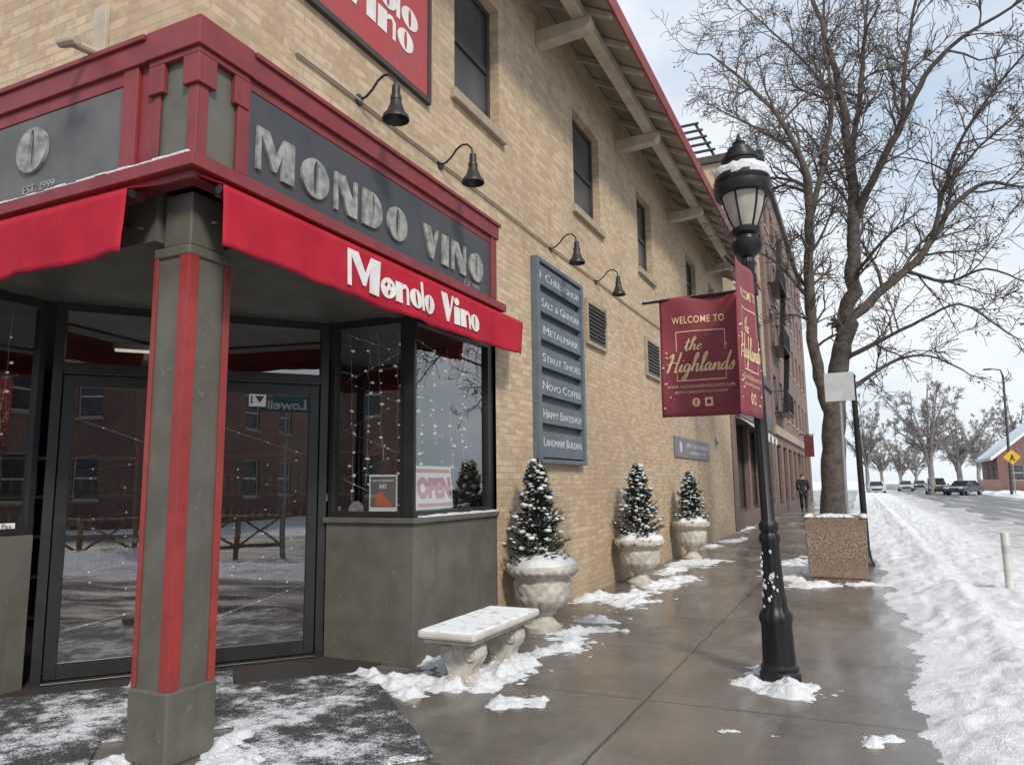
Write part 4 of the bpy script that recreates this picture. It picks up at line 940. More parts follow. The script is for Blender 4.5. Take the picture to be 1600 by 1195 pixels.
# urns
def urn_parts(root,R,Hh):
    k=R/.385; z=Hh/.62
    prof=[(.2,0),(.205,.045),(.17,.06),(.14,.085),(.105,.12),(.105,.15),(.14,.165),(.14,.185),(.155,.2),(.22,.23),(.275,.29),(.305,.37),(.30,.44),(.28,.47),(.29,.485),(.335,.52),(.375,.55),(.385,.575),(.385,.6),(.375,.615),(.335,.62),(.325,.57),(.01,.565)]
    def dense(pr):
        out=[]
        for i in range(len(pr)-1):
            n=3 if .2<=pr[i][1]<.56 and i<18 else 1
            for q in range(n): out.append((pr[i][0]+(pr[i+1][0]-pr[i][0])*q/n,pr[i][1]+(pr[i+1][1]-pr[i][1])*q/n))
        return out+[pr[-1]]
    def lobe(zz,th):
        q=zz/z
        if .19<q<.33: return 1+.06*abs(cos(th*8))
        if .33<=q<.46: return 1+.035*sin(th*16)*sin(q*60)+.03*cos(th*8)*cos((q-.33)*24)
        if .5<q<.57: return 1+.025*(1 if cos(th*26)>0 else -.6)
        return 1
    MB().lathe([(r*k,q*z) for r,q in dense(prof)],104,(0,0,0),lobe).build('bowl',CONC,root,smooth=.9)
    s=MB(); n=44; rows=10; rr=R*.93
    for j in range(rows+1):
        for i in range(n):
            th=2*pi*i/n; r=rr*(1-j/rows)*(1+.12*fr(cos(th),sin(th),1.6,4,R*9))+.001
            s.v.append((r*cos(th),r*sin(th),Hh*.97+(.12*(1-(1-j/rows)**3))+.04*fr(r*cos(th)*5,r*sin(th)*5,1,3,3)+(0 if j else -.05)))
    for j in range(rows):
        for i in range(n): s.f.append((j*n+i,j*n+(i+1)%n,(j+1)*n+(i+1)%n,(j+1)*n+i))
    s.build('snow_cap',SNOW,root,smooth=3)
UR=[(848,930,56.5,885,'nearest large stone urn with snow on its rim beside the bench'),(1000,880,39,845,'second stone urn from the corner, standing at the middle of the wall'),(1081,850,29,817,'third stone urn, smallest in view, at the far part of the wall')]
SHL=['snow dusted spruce in the nearest urn, beside the tall directory board','snow dusted cone shaped spruce in the second urn','snow dusted spruce in the third urn below the small plaque']
SHT=[(722,45),(728,35),(740,25)]
def shrub(root,zb,Rr_,Hs,seed):
    r=random.Random(seed); need=MB(); sn=MB(); wd=MB()
    wd.tube([(0,0,zb),(0,0,zb+Hs*.95)],[.022,.005],6)
    n=620
    for i in range(n):
        k=(i/n)**.8; z=zb+.03+k*Hs*.97; prof=(1-k)**.62*(1 if k>.12 else .82+1.5*k)*(1+.16*sin(k*31+seed)+.1*sin(k*57))
        R=Rr_*prof*r.uniform(.5,1.2)+.02; th=i*2.39996+r.uniform(-.4,.4)
        d=V((cos(th),sin(th),r.uniform(.1,.6)+k*.8)).normalized(); a=V((0,0,z-.12*prof))+V((cos(th),sin(th),0))*R*.35; tip=a+d*max(R*.75,.06)
        wd.tube([a,tip],[.005,.002],3,False)
        m=10
        for j in range(m):
            q=a.lerp(tip,.15+.9*j/m)
            for s in range(5):
                e=V((r.gauss(0,1),r.gauss(0,1),r.gauss(.2,.8))).normalized(); e=(e+d*1.1).normalized(); ln=r.uniform(.028,.055); sd=e.cross(V((r.random(),r.random(),r.random()))).normalized()*.0045
                need.v+=[tuple(q-sd),tuple(q+sd),tuple(q+e*ln)]; k0=len(need.v); need.f.append((k0-3,k0-2,k0-1))
        if r.random()<.6:
            for j in range(r.choice((1,2,2,3))):
                q=a.lerp(tip,r.uniform(.45,1.05)); sn.blob(q+V((r.uniform(-.02,.02),r.uniform(-.02,.02),.014)),r.choice((.008,.012,.016,.024,.036))*r.uniform(.8,1.2),r,.5,5,3)
    need.build('needles',NEED,root,norm=False); o=sn.build('snow_clumps',SNOW,root,smooth=3,norm=False); o['kind']='stuff'; wd.build('stem',BARK,root,norm=False)
for i,(u,v,rp_,vt,lb) in enumerate(UR):
    cx=-2.97; cy=WX(u,v,cx).y
    D=(V((cx,cy,.5))-CAM).dot(Fv); Rm=min(rp_*D/FPX,.37); Ht=Zat(cx,cy,vt)
    o=thing('urn_planter',lb,'planter',(0,0,0),'stone urns along the brick wall'); urn_parts(o,Rm,Ht+.03); o.location=(cx,cy,0); o.rotation_euler=(0,0,i*1.1)
    top=Zat(cx,cy,SHT[i][0]); Rs=SHT[i][1]*D/FPX
    s=thing('spruce_shrub',SHL[i],'shrub',(0,0,0),'spruces in the stone urns'); shrub(s,Ht-.02,Rs,top-Ht,50+i); s.location=(cx+(-.06 if i==0 else 0),cy,0)
# lamp post
lp=G(1220,1062); LX,LY=lp.x,lp.y
post=thing('street_lamp','black cast iron street lamp with snow capped lantern on the sidewalk','street lamp',(0,0,0))
def pp(tab): 
    out=[]
    for v,px in tab:
        z=Zat(LX,LY,v); d=(V((LX,LY,z))-CAM).dot(Fv); out.append((px*d/FPX,z))
    return out
base=pp([(1066,31),(1050,31),(1046,28),(1040,29),(1036,25),(975,23),(968,25.5),(960,25.5),(953,21),(946,18),(935,18),(930,16.5),(890,14.5),(850,13.5),(846,16),(838,16),(832,13.5)])
fl=lambda z,th:(1-.06*(cos(th*10)>0.2)) if .15<z<1.1 else 1
MB().lathe(base,60,(0,0,0),fl).build('base',BLKI,post,smooth=.6)
MB().lathe(pp([(832,12),(826,15),(818,15),(812,10.5),(600,9.5),(420,8.5),(412,10.5),(404,10.5),(400,8)]),40,(0,0,0),lambda z,th:1-.07*(cos(th*10)>.3)).build('shaft',BLKI,post,smooth=.6)
MB().lathe(pp([(402,9),(398,15),(392,21),(384,24),(378,24),(374,17),(368,16),(364,22),(358,23),(354,18)]),28).build('lantern_fitter',BLKI,post,smooth=.7)
g1=pp([(354,16.5),(340,22.5),(322,28.5),(303,33)]); MB().lathe(g1,28).build('lantern_glass',LANT,post,smooth=1)
for k in range(6):
    th=k*pi/3+.3; MB().tube([((r+.004)*cos(th),(r+.004)*sin(th),z) for r,z in g1],.008,5).build('lantern_rib',BLKI,post)
MB().lathe(pp([(305,33),(304,42),(297,44),(290,44),(287,41),(282,43),(278,41),(270,39),(262,34),(256,29),(252,27),(250,29),(246,29),(244,24),(238,23),(236,19),(230,18),(227,12),(223,9),(221,10.5),(219,6),(214,4),(206,1)]),32).build('lantern_cap',BLKI,post,smooth=.7)
hd=pp([(283,41.5),(277,42),(270,40),(263,35.5),(257,29)])
s=MB(); n=36
for j,(r,z) in enumerate(hd):
    for i in range(n):
        th=2*pi*i/n; q=.007+.014*fr(cos(th)*2.5,sin(th)*2.5+j*.3,1,4,4) if 0<j<len(hd)-1 else -.014
        if j==1 and fr(cos(th)*2,sin(th)*2,1,3,8)>.08: q=-.02
        s.v.append(((r+q)*cos(th),(r+q)*sin(th),z+q))
for j in range(len(hd)-1):
    for i in range(n): s.f.append((j*n+i,j*n+(i+1)%n,(j+1)*n+(i+1)%n,(j+1)*n+i))
s.build('lantern_snow',SNOW,post,smooth=3)
zA1=Zat(LX-.4,LY,466)
MB().tube([(0,-.05,zA1+.02),(-.86,-.05,zA1+.02)],.012,8).build('banner_arm',BLKI,post)
MB().lathe([(.06,zA1-.02),(.06,zA1+.04)],12).build('clamp',BLKI,post,smooth=.6); MB().lathe([(.058,zA1+.09),(.058,zA1+.15)],12).build('clamp',BLKI,post,smooth=.6)
nb=WY(1155,540,LY-.66); fb_=WY(1184,540,LY-.07)
MB().tube([(-.03,-.04,zA1+.12),(fb_.x-LX,fb_.y-LY,zA1+.12),(nb.x-LX,nb.y-LY-.02,zA1+.12)],.012,8).build('banner_arm',BLKI,post)
sb=MB(); 
for k in range(34):
    z=.95-.58*rnd.random(); th=-1.0-rnd.random()*2.0; r_=.098 if z<.6 else .08
    sb.blob((r_*cos(th),r_*sin(th),z),rnd.uniform(.004,.014),rnd,1.6,5,3)
o=sb.build('stuck_snow',SNOW,post,smooth=3); o['kind']='stuff'
post.location=(LX,LY,0); post.rotation_euler=(0,radians(-1.1),0)
# banners
def banner(label,org,xd,W,Hh,seed,amp=1.):
    xd=V(xd).normalized(); nrm=V((xd.y,-xd.x,0))
    r=thing('street_banner',label,'banner',org,'welcome banners on the street lamp')
    wav=lambda u,v:amp*(.03*sin(u*5+seed)*(1-.5*v)+.02*sin(u*9+v*4+seed)+.018*(1-v)*sin(v*7))
    def P(u,v,o=0): q=V(org)+xd*(u*W)+V((0,0,v*Hh)); return q+nrm*(wav(u,v)+o)
    c=MB(); n=26
    for j in range(n+1):
        for i in range(n+1): c.v.append(tuple(P(i/n,j/n)))
    for j in range(n):
        for i in range(n):
            a=j*(n+1)+i; c.f.append((a,a+1,a+n+2,a+n+1))
    o=c.build('cloth',BANN,r,smooth=3); md=o.modifiers.new('s','SOLIDIFY'); md.thickness=.003; md.offset=0
    def put(t,cx,cy,w,h=None,mat=GOLD,nm='lettering'):
        fit(t,w=w,h=h,center=True); t.v=[tuple(P(cx+p[0],cy+p[1]*1.0,.006+p[2])) for p in t.v]; t.build(nm,mat,r,norm=False)
    put(text_mb('WELCOME TO',1,0,off=.012,space=1.1),.49,.80,.66,.06)
    put(script_mb('the',.032),.42,.60,.24,.115)
    put(script_mb('Highlands',.032),.5,.415,.86,.235)
    put(text_mb('WWW.VISITDENVERHIGHLANDS.COM',1,0,space=1.12),.5,.245,.84,.026)
    put(text_mb('@VISITDENVERHIGHLANDS',1,0,space=1.12),.5,.198,.66,.026)
    f=MB()
    def bar(u0,u1,v0,v1):
        k=8
        for i in range(k):
            if u1-u0>v1-v0: A,B_=u0+(u1-u0)*i/k,u0+(u1-u0)*(i+1)/k; f.quad(P(A,v0,.005),P(B_,v0,.005),P(B_,v1,.005),P(A,v1,.005))
            else: A,B_=v0+(v1-v0)*i/k,v0+(v1-v0)*(i+1)/k; f.quad(P(u0,A,.005),P(u1,A,.005),P(u1,B_,.005),P(u0,B_,.005))
    bar(.2,.82,.70,.708); bar(.2,.21,.54,.70); bar(.2,.21,.30,.36); bar(.2,.82,.292,.30); bar(.81,.82,.54,.70); bar(.81,.82,.30,.36)
    f.build('emblem_frame',GOLD,r,norm=False)
    put(text_mb('f',1,0,off=.03),.43,.115,.035,.045,BANN,'icon')
    k=[(.43+.05*cos(q*pi/9),.115+.037*sin(q*pi/9)) for q in range(18)]
    MB().poly([P(u,v,.0045) for u,v in k]).build('icon',GOLD,r,norm=False); MB().poly([P(u,v,.0045) for u,v in ((.54,.08),(.64,.08),(.64,.15),(.54,.15))]).build('icon',GOLD,r,norm=False)
    k=[(.59+.028*cos(q*pi/9),.115+.02*sin(q*pi/9)) for q in range(18)]; MB().poly([P(u,v,.0065) for u,v in k]).build('icon',BANN,r,norm=False)
    sp=MB()
    for q in range(14):
        u=rnd.uniform(.02,.22) if q<10 else rnd.uniform(.8,.97); v=rnd.uniform(.06,.66); sp.blob(P(u,v,.006),rnd.uniform(.004,.010),rnd,1,5,3)
    o=sp.build('snow_flecks',SNOW,r); o['kind']='stuff'
    return r
xa=WY(1033,560,LY-.05).x; xb=WY(1157,560,LY-.05).x
banner('burgundy welcome banner with gold lettering facing down the sidewalk',(xa,LY-.05,Zat(LX-.5,LY,651)),(1,-.0,0),xb-xa,zA1+.02-Zat(LX-.5,LY,651),1,.6)
zb2_=Zat(LX-.08,LY-.35,652)
banner('burgundy welcome banner seen nearly edge on in front of the lamp shaft',(nb.x,nb.y,zb2_),(fb_.x-nb.x,fb_.y-nb.y,0),(V((fb_.x,fb_.y))-V((nb.x,nb.y))).length,zA1+.12-zb2_,4,.35)
# square planter
p=G(1311,910)
px0,px1=p.x-.41,p.x+.41; py0=p.y; py1=p.y+.82; hz=Zat(p.x,p.y,808)
pb=thing('square_planter','square exposed aggregate concrete planter topped with snow beside the tree','planter',((px0+px1)/2,(py0+py1)/2,0))
k=MB()
def fr_(a,z): return [(px0+a,py0+a,z),(px1-a,py0+a,z),(px1-a,py1-a,z),(px0+a,py1-a,z)]
rings=[fr_(.05,.0),fr_(.05,.06),fr_(.02,.065),fr_(-.005,hz-.0),fr_(.07,hz),fr_(.075,hz-.12)]
for r in rings: k.v+=r
for j in range(len(rings)-1):
    for i in range(4): k.f.append((j*4+i,j*4+(i+1)%4,(j+1)*4+(i+1)%4,(j+1)*4+i))
k.f.append((20,21,22,23)); k.f.append((3,2,1,0)); k.build('box',AGG,pb,bevel=.012)
gridm=gridmesh(lambda x,y:hz-.06+.09*sm(0,.2,min(x-px0-.07,px1-.07-x,y-py0-.07,py1-.07-y))+.04*fr(x,y,4,4,3),seq(px0+.07,px1-.07,.04),seq(py0+.07,py1-.07,.04)); gridm.build('snow_fill',SNOW,pb,smooth=3)
sn=MB()
for q in range(60):
    s_=rnd.choice((0,1,2)); tt=rnd.random()
    x_,y_=((px0+.03,py0+(py1-py0)*tt) if s_==0 else (px0+(px1-px0)*tt,py0+.03) if s_==1 else (px1-.03,py0+(py1-py0)*tt))
    sn.blob((x_,y_,hz+.005),rnd.uniform(.03,.06),rnd,.35,7,4)
o=sn.build('rim_snow',SNOW,pb,smooth=3); o['kind']='stuff'
# sign seen from behind and poles
def atY(u,v,Y): return WY(u,v,Y)
Yp=13.6
a=atY(1322,800,Yp); b=atY(1310,585,Yp)
sp=thing('traffic_sign','blank grey back of a square traffic sign on a steel pole by the tree','sign',(a.x,Yp,0))
MB().tube([(a.x,Yp,0),(b.x,Yp,atY(1310,590,Yp).z)],.03,10).build('pole',STEEL,sp,smooth=1)
q0=atY(1290,628,Yp); q1=atY(1333,581,Yp)
MB().box(q0.x,q1.x,Yp-.045,Yp-.036,q0.z,q1.z).build('plate',SIGNB,sp,bevel=.003)
MB().box(q0.x+.1,q1.x-.1,Yp-.036,Yp-.02,q0.z+.15,q0.z+.19).build('brace',STEEL,sp); MB().box(q0.x+.1,q1.x-.1,Yp-.036,Yp-.02,q1.z-.19,q1.z-.15).build('brace',STEEL,sp)
Yq=14.2
a=atY(1352,824,Yq); b=atY(1332,590,Yq)
po=thing('utility_post','slender black post standing right of the grey backed traffic sign','post',(a.x,Yq,0))
MB().tube([(a.x,Yq,0),(b.x,Yq,b.z)],[.055,.045],12).build('shaft',BLKI,po,smooth=1)
MB().lathe([(.11,0),(.11,.05),(.075,.1),(.06,.25)],16,(a.x,Yq,0)).build('base',BLKI,po,smooth=.8)
MB().lathe([(.05,0),(.06,.02),(.03,.07),(.005,.1)],12,(b.x,Yq,b.z)).build('cap',BLKI,po,smooth=.8)
# delineator
p=G(1580,934,-.05)
dl=thing('delineator_post','white plastic delineator post standing in the snow near the road','post',(p.x,p.y,-.1))
h_=Zat(p.x,p.y,832)
MB().lathe([(.05,-.1),(.05,h_-.02),(.04,h_)],14,(p.x-.0,p.y,0)).build('tube',PLAST,dl,smooth=.8)
MB().lathe([(.052,h_-.25),(.052,h_-.15)],14,(p.x,p.y,0)).build('reflector',SIGNB,dl,smooth=.8)
# ================================================================== TREE
class TreeB:
    def __init__(s,seed,minr=.005): s.r=random.Random(seed); s.tw=MB(); s.minr=minr; s.tips=[]
    def branch(s,p,d,L,r,lvl,maxl,n=6):
        R_=s.r; pts=[p.copy()]; rad=[r]; d=d.normalized(); seg=max(3,int(n-lvl)); q=p.copy()
        for i in range(seg):
            d=(d+V((R_.gauss(0,1),R_.gauss(0,1),R_.gauss(0,1)))*(.15+.05*lvl)+V((0,0,.05-.03*lvl))).normalized()
            q=q+d*(L/seg); pts.append(q.copy()); rad.append(max(s.minr,r*(1-.78*(i+1)/seg)))
        s.tw.tube(pts,rad,5 if lvl<2 else 3,False)
        if lvl>=maxl:
            s.tips.append(q.copy()); return
        k=R_.randint(6,9) if lvl==1 else R_.randint(5,7)
        for j in range(k):
            t=R_.uniform(.15,1.0); fi=t*seg; a=min(int(fi),seg-1); pos=pts[a].lerp(pts[a+1],fi-a); tan=(pts[a+1]-pts[a]).normalized()
            sd=tan.cross(V((R_.gauss(0,1),R_.gauss(0,1),R_.gauss(0,1)))).normalized()
            ang=R_.uniform(.4,1.0); nd_=tan*cos(ang)+sd*sin(ang)+V((0,0,.1))
            s.branch(pos,nd_,L*R_.uniform(.38,.7)*(1.1-.4*t),max(s.minr*1.2,rad[a]*.65),lvl+1,maxl,n)
    def limb(s,pts,dens,lmax,mb,n=8,start=.15,maxl=3,jit=.2):
        R_=s.r; P=[V(p[:3]) for p in pts]; rad=[p[3] for p in pts]
        Q=[];RR=[]
        for i in range(len(P)-1):
            p0=P[max(i-1,0)];p1=P[i];p2=P[i+1];p3=P[min(i+2,len(P)-1)]
            for k in range(4):
                t=k/4; Q.append(.5*((2*p1)+(p2-p0)*t+(2*p0-5*p1+4*p2-p3)*t*t+(3*p1-p0-3*p2+p3)*t**3)+V((R_.gauss(0,1),R_.gauss(0,1),0))*rad[i]*jit); RR.append((rad[i]*(1-t)+rad[i+1]*t)*R_.uniform(.94,1.07))
        Q.append(P[-1]); RR.append(rad[-1]); mb.tube(Q,RR,n)
        tot=sum((Q[i+1]-Q[i]).length for i in range(len(Q)-1)); acc=0
        for i in range(len(Q)-1):
            l=(Q[i+1]-Q[i]).length; acc+=l; f=acc/tot
            if f<start: continue
            m_=l*dens; m_=int(m_)+(R_.random()<m_-int(m_))
            for _ in range(m_):
                pos=Q[i].lerp(Q[i+1],R_.random()); tan=(Q[i+1]-Q[i]).normalized(); sd=tan.cross(V((R_.gauss(0,1),R_.gauss(0,1),R_.gauss(0,1)))).normalized()
                ang=R_.uniform(.5,1.15); d=tan*cos(ang)+sd*sin(ang)+V((0,0,.15)); L=lmax*R_.uniform(.35,1)*(1.05-.45*f)
                s.branch(pos,d,L,max(s.minr*1.5,min(RR[i]*.55,.011+.015*L)),1,maxl)
        s.branch(Q[-1],(Q[-1]-Q[-2]),lmax*.5,RR[-1],1,maxl)
TB=TreeB(5,.0052)
TS=.68
def LM(*a): 
    out=[]
    for u,v,Y,r in a: p=atY(u,v,Y); out.append((p.x,p.y,p.z,max(r*TS,.014)))
    return out
trk=LM((1301,800,15.5,.35),(1301,720,15.5,.325),(1303,650,15.5,.31),(1308,590,15.5,.28),(1316,540,15.5,.25))
tree=thing('street_tree','large bare street tree with many forking limbs behind the square planter','tree',(trk[0][0],15.5,0))
tm=MB(); full=[(trk[0][0]+.0,15.5,-.05,.34),(trk[0][0],15.5,.25,.26)]+trk
TB.limb(full,0,1,tm,14,.15,3,.06)
limbs=[
 (LM((1301,655,15.5,.18),(1284,605,15.35,.175),(1270,530,15.1,.155),(1263,425,14.9,.135),(1266,335,14.7,.115),(1254,255,14.4,.088),(1216,182,14.1,.065),(1160,125,13.9,.042),(1108,85,13.7,.022)),4.6,2.3),
 (LM((1265,345,14.7,.09),(1288,245,14.9,.075),(1300,150,15.1,.058),(1287,60,15.2,.044),(1290,-60,15.3,.03)),4.6,2.0),
 (LM((1314,552,15.5,.25),(1326,490,15.6,.225),(1332,420,15.6,.2),(1334,340,15.6,.175),(1327,250,15.5,.145),(1317,160,15.4,.108),(1290,60,15.2,.078),(1262,-30,15.,.05),(1245,-120,14.8,.03)),4.0,2.2),
 (LM((1327,250,15.5,.09),(1345,150,15.9,.075),(1350,60,16.2,.058),(1366,-70,16.4,.035)),4.6,2.1),
 (LM((1324,505,15.6,.15),(1368,462,15.9,.13),(1418,420,16.2,.11),(1455,377,16.4,.095),(1490,322,16.5,.075),(1540,286,16.6,.055),(1600,292,16.7,.034),(1660,282,16.8,.02)),4.6,2.2),
 (LM((1455,377,16.4,.07),(1474,300,16.2,.058),(1500,222,16.,.046),(1560,132,15.8,.034),(1625,60,15.6,.02)),4.6,2.1),
 (LM((1335,345,15.6,.13),(1374,262,15.2,.108),(1410,192,14.9,.09),(1445,120,14.7,.07),(1500,62,14.5,.05),(1580,12,14.3,.034),(1650,-40,14.2,.02)),4.6,2.1),
 (LM((1410,192,14.9,.07),(1415,100,14.8,.052),(1430,0,14.7,.036),(1442,-100,14.6,.022)),4.6,1.9),
 (LM((1320,560,15.5,.08),(1380,530,15.2,.052),(1440,500,14.9,.04),(1500,475,14.7,.028),(1560,510,14.6,.014)),3.8,1.8),
 (LM((1308,625,15.5,.08),(1352,592,15.8,.06),(1402,562,16.2,.046),(1452,556,16.5,.03),(1505,578,16.8,.014)),3.6,1.6),
 (LM((1266,470,15.,.07),(1232,430,14.8,.045),(1198,400,14.6,.03),(1150,388,14.4,.014)),3.8,1.6),
 (LM((1254,255,14.4,.06),(1225,225,14.6,.05),(1180,200,15.,.035),(1120,170,15.4,.02)),4.6,1.8),
 (LM((1260,300,14.6,.05),(1225,290,14.9,.04),(1185,300,15.2,.026),(1150,285,15.4,.015)),4.6,1.6),
 (LM((1300,150,15.1,.05),(1250,90,15.6,.036),(1195,40,16.,.026),(1140,-10,16.3,.015)),4.6,1.9),
 (LM((1418,424,16.2,.06),(1480,440,15.8,.042),(1540,420,15.4,.028),(1600,440,15.2,.014)),4.0,1.7),
 (LM((1474,300,16.2,.05),(1530,230,16.5,.036),(1590,180,16.8,.024)),4.6,1.8),
]
for L_,de,lm in limbs: TB.limb(L_,de*.85,lm,tm,9,.16)
tm.build('trunk',BARK,tree,smooth=3,norm=False)
TB.tw.build('crown',TWIG,tree,smooth=3,norm=False)
pd=MB()
for q in TB.tips:
    if TB.r.random()<.10: pd.blob(q,TB.r.uniform(.010,.022),TB.r,1.5,4,2)
ob=pd.build('seed_pods',PODS,tree,norm=False); ob['kind']='stuff'
# far trees
def bare_tree(seed,Ht,sp_):
    t=TreeB(seed,.018); r=t.r; m_=MB()
    t.limb([(0,0,-.2,.28),(0.05,0,Ht*.2,.22),(0,.05,Ht*.38,.17)],0,1,m_,7,1.2,1)
    for i in range(10):
        th=i*2.4+r.uniform(-.3,.3); s_=r.uniform(.45,1.)*(0.15 if i==0 else 1); zt=Ht*r.uniform(.55,.9) if i else Ht*.92
        R_=Ht*sp_*s_; z0=Ht*r.uniform(.18,.4)
        t.limb([(0,0,z0,.12),(R_*.45*cos(th),R_*.45*sin(th),z0+(zt-z0)*.5,.085),(R_*cos(th),R_*sin(th),zt,.035)],1.6,Ht*.2,m_,6,.2,3)
    return m_,t.tw
grp='bare trees along the far road'
protos=[]
for sd0,ht,spd in ((21,10,.38),(33,10,.30)):
    m_,tw=bare_tree(sd0,ht,spd); ft=thing('bare_tree','','tree',(0,0,0),grp); m_.build('trunk',FARTW,ft,norm=False); tw.build('crown',FARTW,ft,norm=False); protos.append(ft)
FT=[(0,1455,88,1.25,1.0,0,'tall bare tree beyond the parked cars, largest of the far row'),(1,1500,100,1.3,.85,1.3,'slim bare tree just right of the largest far tree'),(0,1408,150,1.2,.8,2.2,'distant bare tree above the far end of the road'),(1,1356,105,1.0,1.25,3.4,'small bare tree nearest the far end of the sidewalk'),(0,1432,175,1.35,.75,4.4,'faint bare tree between the road end and the largest far tree'),(1,1530,150,1.25,1.0,5.5,'bare tree behind the street light and left of the brick house'),(1,1378,200,1.5,.85,.7,'faintest bare tree at the vanishing end of the road'),(0,1592,120,1.15,1.1,2.9,'bare tree standing behind the roof of the brick house')]
used=[0,0]
for (pi_,u,Y,s_,hh_,rz,lb) in FT:
    o=protos[pi_] if not used[pi_] else copy_tree(protos[pi_]); used[pi_]=1
    o['label']=lb; p=atY(u,750,Y); o.location=(p.x,Y,-.2); o.scale=(s_,s_,s_*hh_); o.rotation_euler=(0,0,rz)
# ================================================================== OTHER BUILDINGS
b2=thing('storefront_building','low dark brick storefront block with black shop windows beyond the tan building','building',(-8,28,0))
Y20,Y21=YE+.05,34.
hol=[(Y20+.9,Y20+3.4,.5,3.3),(Y20+3.9,Y20+6.4,.5,3.3),(Y20+7.2,Y20+8.5,.05,3.2),(Y20+9.,Y20+11.2,.5,3.3)]
w=MB(); holed(w,'x',XW+.02,1,Y20,Y21,-.1,5.6,hol,.2); w.quad((XW+.02,Y20,0),(-14,Y20,0),(-14,Y20,5.6),(XW+.02,Y20,5.6)); w.quad((XW+.02,Y20,5.6),(-14,Y20,5.6),(-14,Y21,5.6),(XW+.02,Y21,5.6)); w.build('wall',DBRN,b2,norm=False)
for h_ in hol: window(b2,'x',XW+.02,1,*h_,depth=.2,fw=.1,fm=BLK,pm=SHOPG,sash=False,name='shop_window')
MB().box(XW+.021,XW+.12,Y20,Y21,5.3,5.65).build('cornice',DKW,b2); MB().box(XW+.021,XW+.06,Y20+.3,Y21-.3,3.5,4.1).build('sign_band',BLK,b2)
aw2=thing('striped_awning','black and white striped awning on the low brick storefront','awning',(XW+.4,Y20+5,3))
for i in range(10):
    y_=Y20+.8+i*.62
    MB().prism([(XW+.07,y_,3.45),(XW+.62,y_,3.0),(XW+.62,y_,2.78),(XW+.6,y_,2.78),(XW+.6,y_,2.99),(XW+.07,y_,3.42)],(0,.6,0)).build('stripe',WHT if i%2 else BLK,aw2)
b2t=thing('set_back_tower','tan stucco upper storeys rising behind the eaves of the tan brick building','building',(-8,29,5.6))
t_=WY(1136,300,25.); tx=t_.x
zt1=WY(1115,256,25).z
w=MB(); hol=[(26.5+2.6*i,27.8+2.6*i,z,z+1.5) for i in range(3) for z in (6.6,9.4)]
holed(w,'x',tx,1,25,34,5.61,zt1,hol,.15); w.quad((tx,25,5.61),(-12,25,5.61),(-12,25,zt1),(tx,25,zt1)); w.quad((tx,25,zt1),(-12,25,zt1),(-12,34,zt1),(tx,34,zt1)); w.build('wall',TANW,b2t,norm=False)
for h_ in hol: window(b2t,'x',tx,1,*h_,depth=.15)
MB().box(-12,tx+.15,24.85,34,zt1+.003,zt1+.25).build('coping',DKW,b2t)
pg=thing('roof_frame','slanted metal frame of panels on the roof behind the eaves','roof frame',(tx-1.3,25.6,zt1+.25))
a0=WY(1068,200,25.5); a1=WY(1100,250,25.5)
for k in range(6):
    zz=a1.z+(a0.z-a1.z)*k/5; xx=a1.x+(a0.x-a1.x)*k/5; MB().box(xx-.35,xx+.55,25.4,25.5,zz,zz+.06).build('rail',DKW,pg)
MB().prism([(a0.x-.4,25.51,a0.z+.1),(a0.x-.3,25.51,a0.z+.1),(a1.x-.3,25.51,a1.z),(a1.x-.4,25.51,a1.z)],(0,.08,0)).build('support',DKW,pg)
MB().prism([(a0.x+.35,25.51,a0.z+.1),(a0.x+.45,25.51,a0.z+.1),(a1.x+.45,25.51,a1.z),(a1.x+.35,25.51,a1.z)],(0,.08,0)).build('support',DKW,pg)
MB().box(a1.x-.3,a1.x-.2,25.52,25.6,zt1+.25,a1.z).build('leg',DKW,pg); MB().box(a1.x+.4,a1.x+.5,25.52,25.6,zt1+.25,a1.z+.1).build('leg',DKW,pg)
b3=thing('tall_brick_building','tall brown brick building with rows of windows behind the tree','building',(-8,50,0))
X3=XW+.05; hol=[(35.2+3*i,36.6+3*i,z,z+1.7) for i in range(8) for z in (4.6,7.6,10.6,13.4)]+[(35+3*i,37+3*i,.4,3.1) for i in range(8)]
w=MB(); holed(w,'x',X3,1,34.05,60,-.1,16.2,hol,.18); w.quad((X3,34.05,0),(-14,34.05,0),(-14,34.05,16.2),(X3,34.05,16.2)); w.quad((X3,60,0),(-14,60,0),(-14,60,16.2),(X3,60,16.2)); w.build('wall',DBRN,b3,norm=False)
for h_ in hol: window(b3,'x',X3,1,*h_,depth=.18,fm=BLK,sm=SILL if h_[2]>4 else None)
MB().box(-14,X3+.2,34.0,60.1,16.203,16.6).build('cornice',DKW,b3); MB().box(X3+.003,X3+.12,34.05,60,3.5,3.9).build('string_course',SILL,b3)
fe=thing('fire_escape','black metal fire escape balconies on the tall brown brick building','fire escape',(X3,37,4.5))
for z in (4.5,7.5,10.5):
    MB().box(X3+.01,X3+.6,35.,38.5,z,z+.05).build('platform',BLK,fe)
    r_=MB().box(X3+.56,X3+.59,35,38.5,z+.95,z+.99).box(X3+.01,X3+.59,35,35.03,z+.95,z+.99).box(X3+.01,X3+.59,38.47,38.5,z+.95,z+.99)
    for i in range(12): r_.box(X3+.565,X3+.585,35.05+i*.29,35.07+i*.29,z+.05,z+.95)
    r_.build('railing',BLK,fe)
    MB().prism([(X3+.3,35.6,z+.05),(X3+.3,35.7,z+.05),(X3+.3,38.15,z+3),(X3+.3,38.05,z+3)],(.25,0,0)).build('stair',BLK,fe)
p=WX(1273,695,X3+.9)
yb_=min(p.y,55)
fb=thing('shop_banner','small red blade banner hanging from the tall brown brick building','banner',(X3+.5,yb_,3))
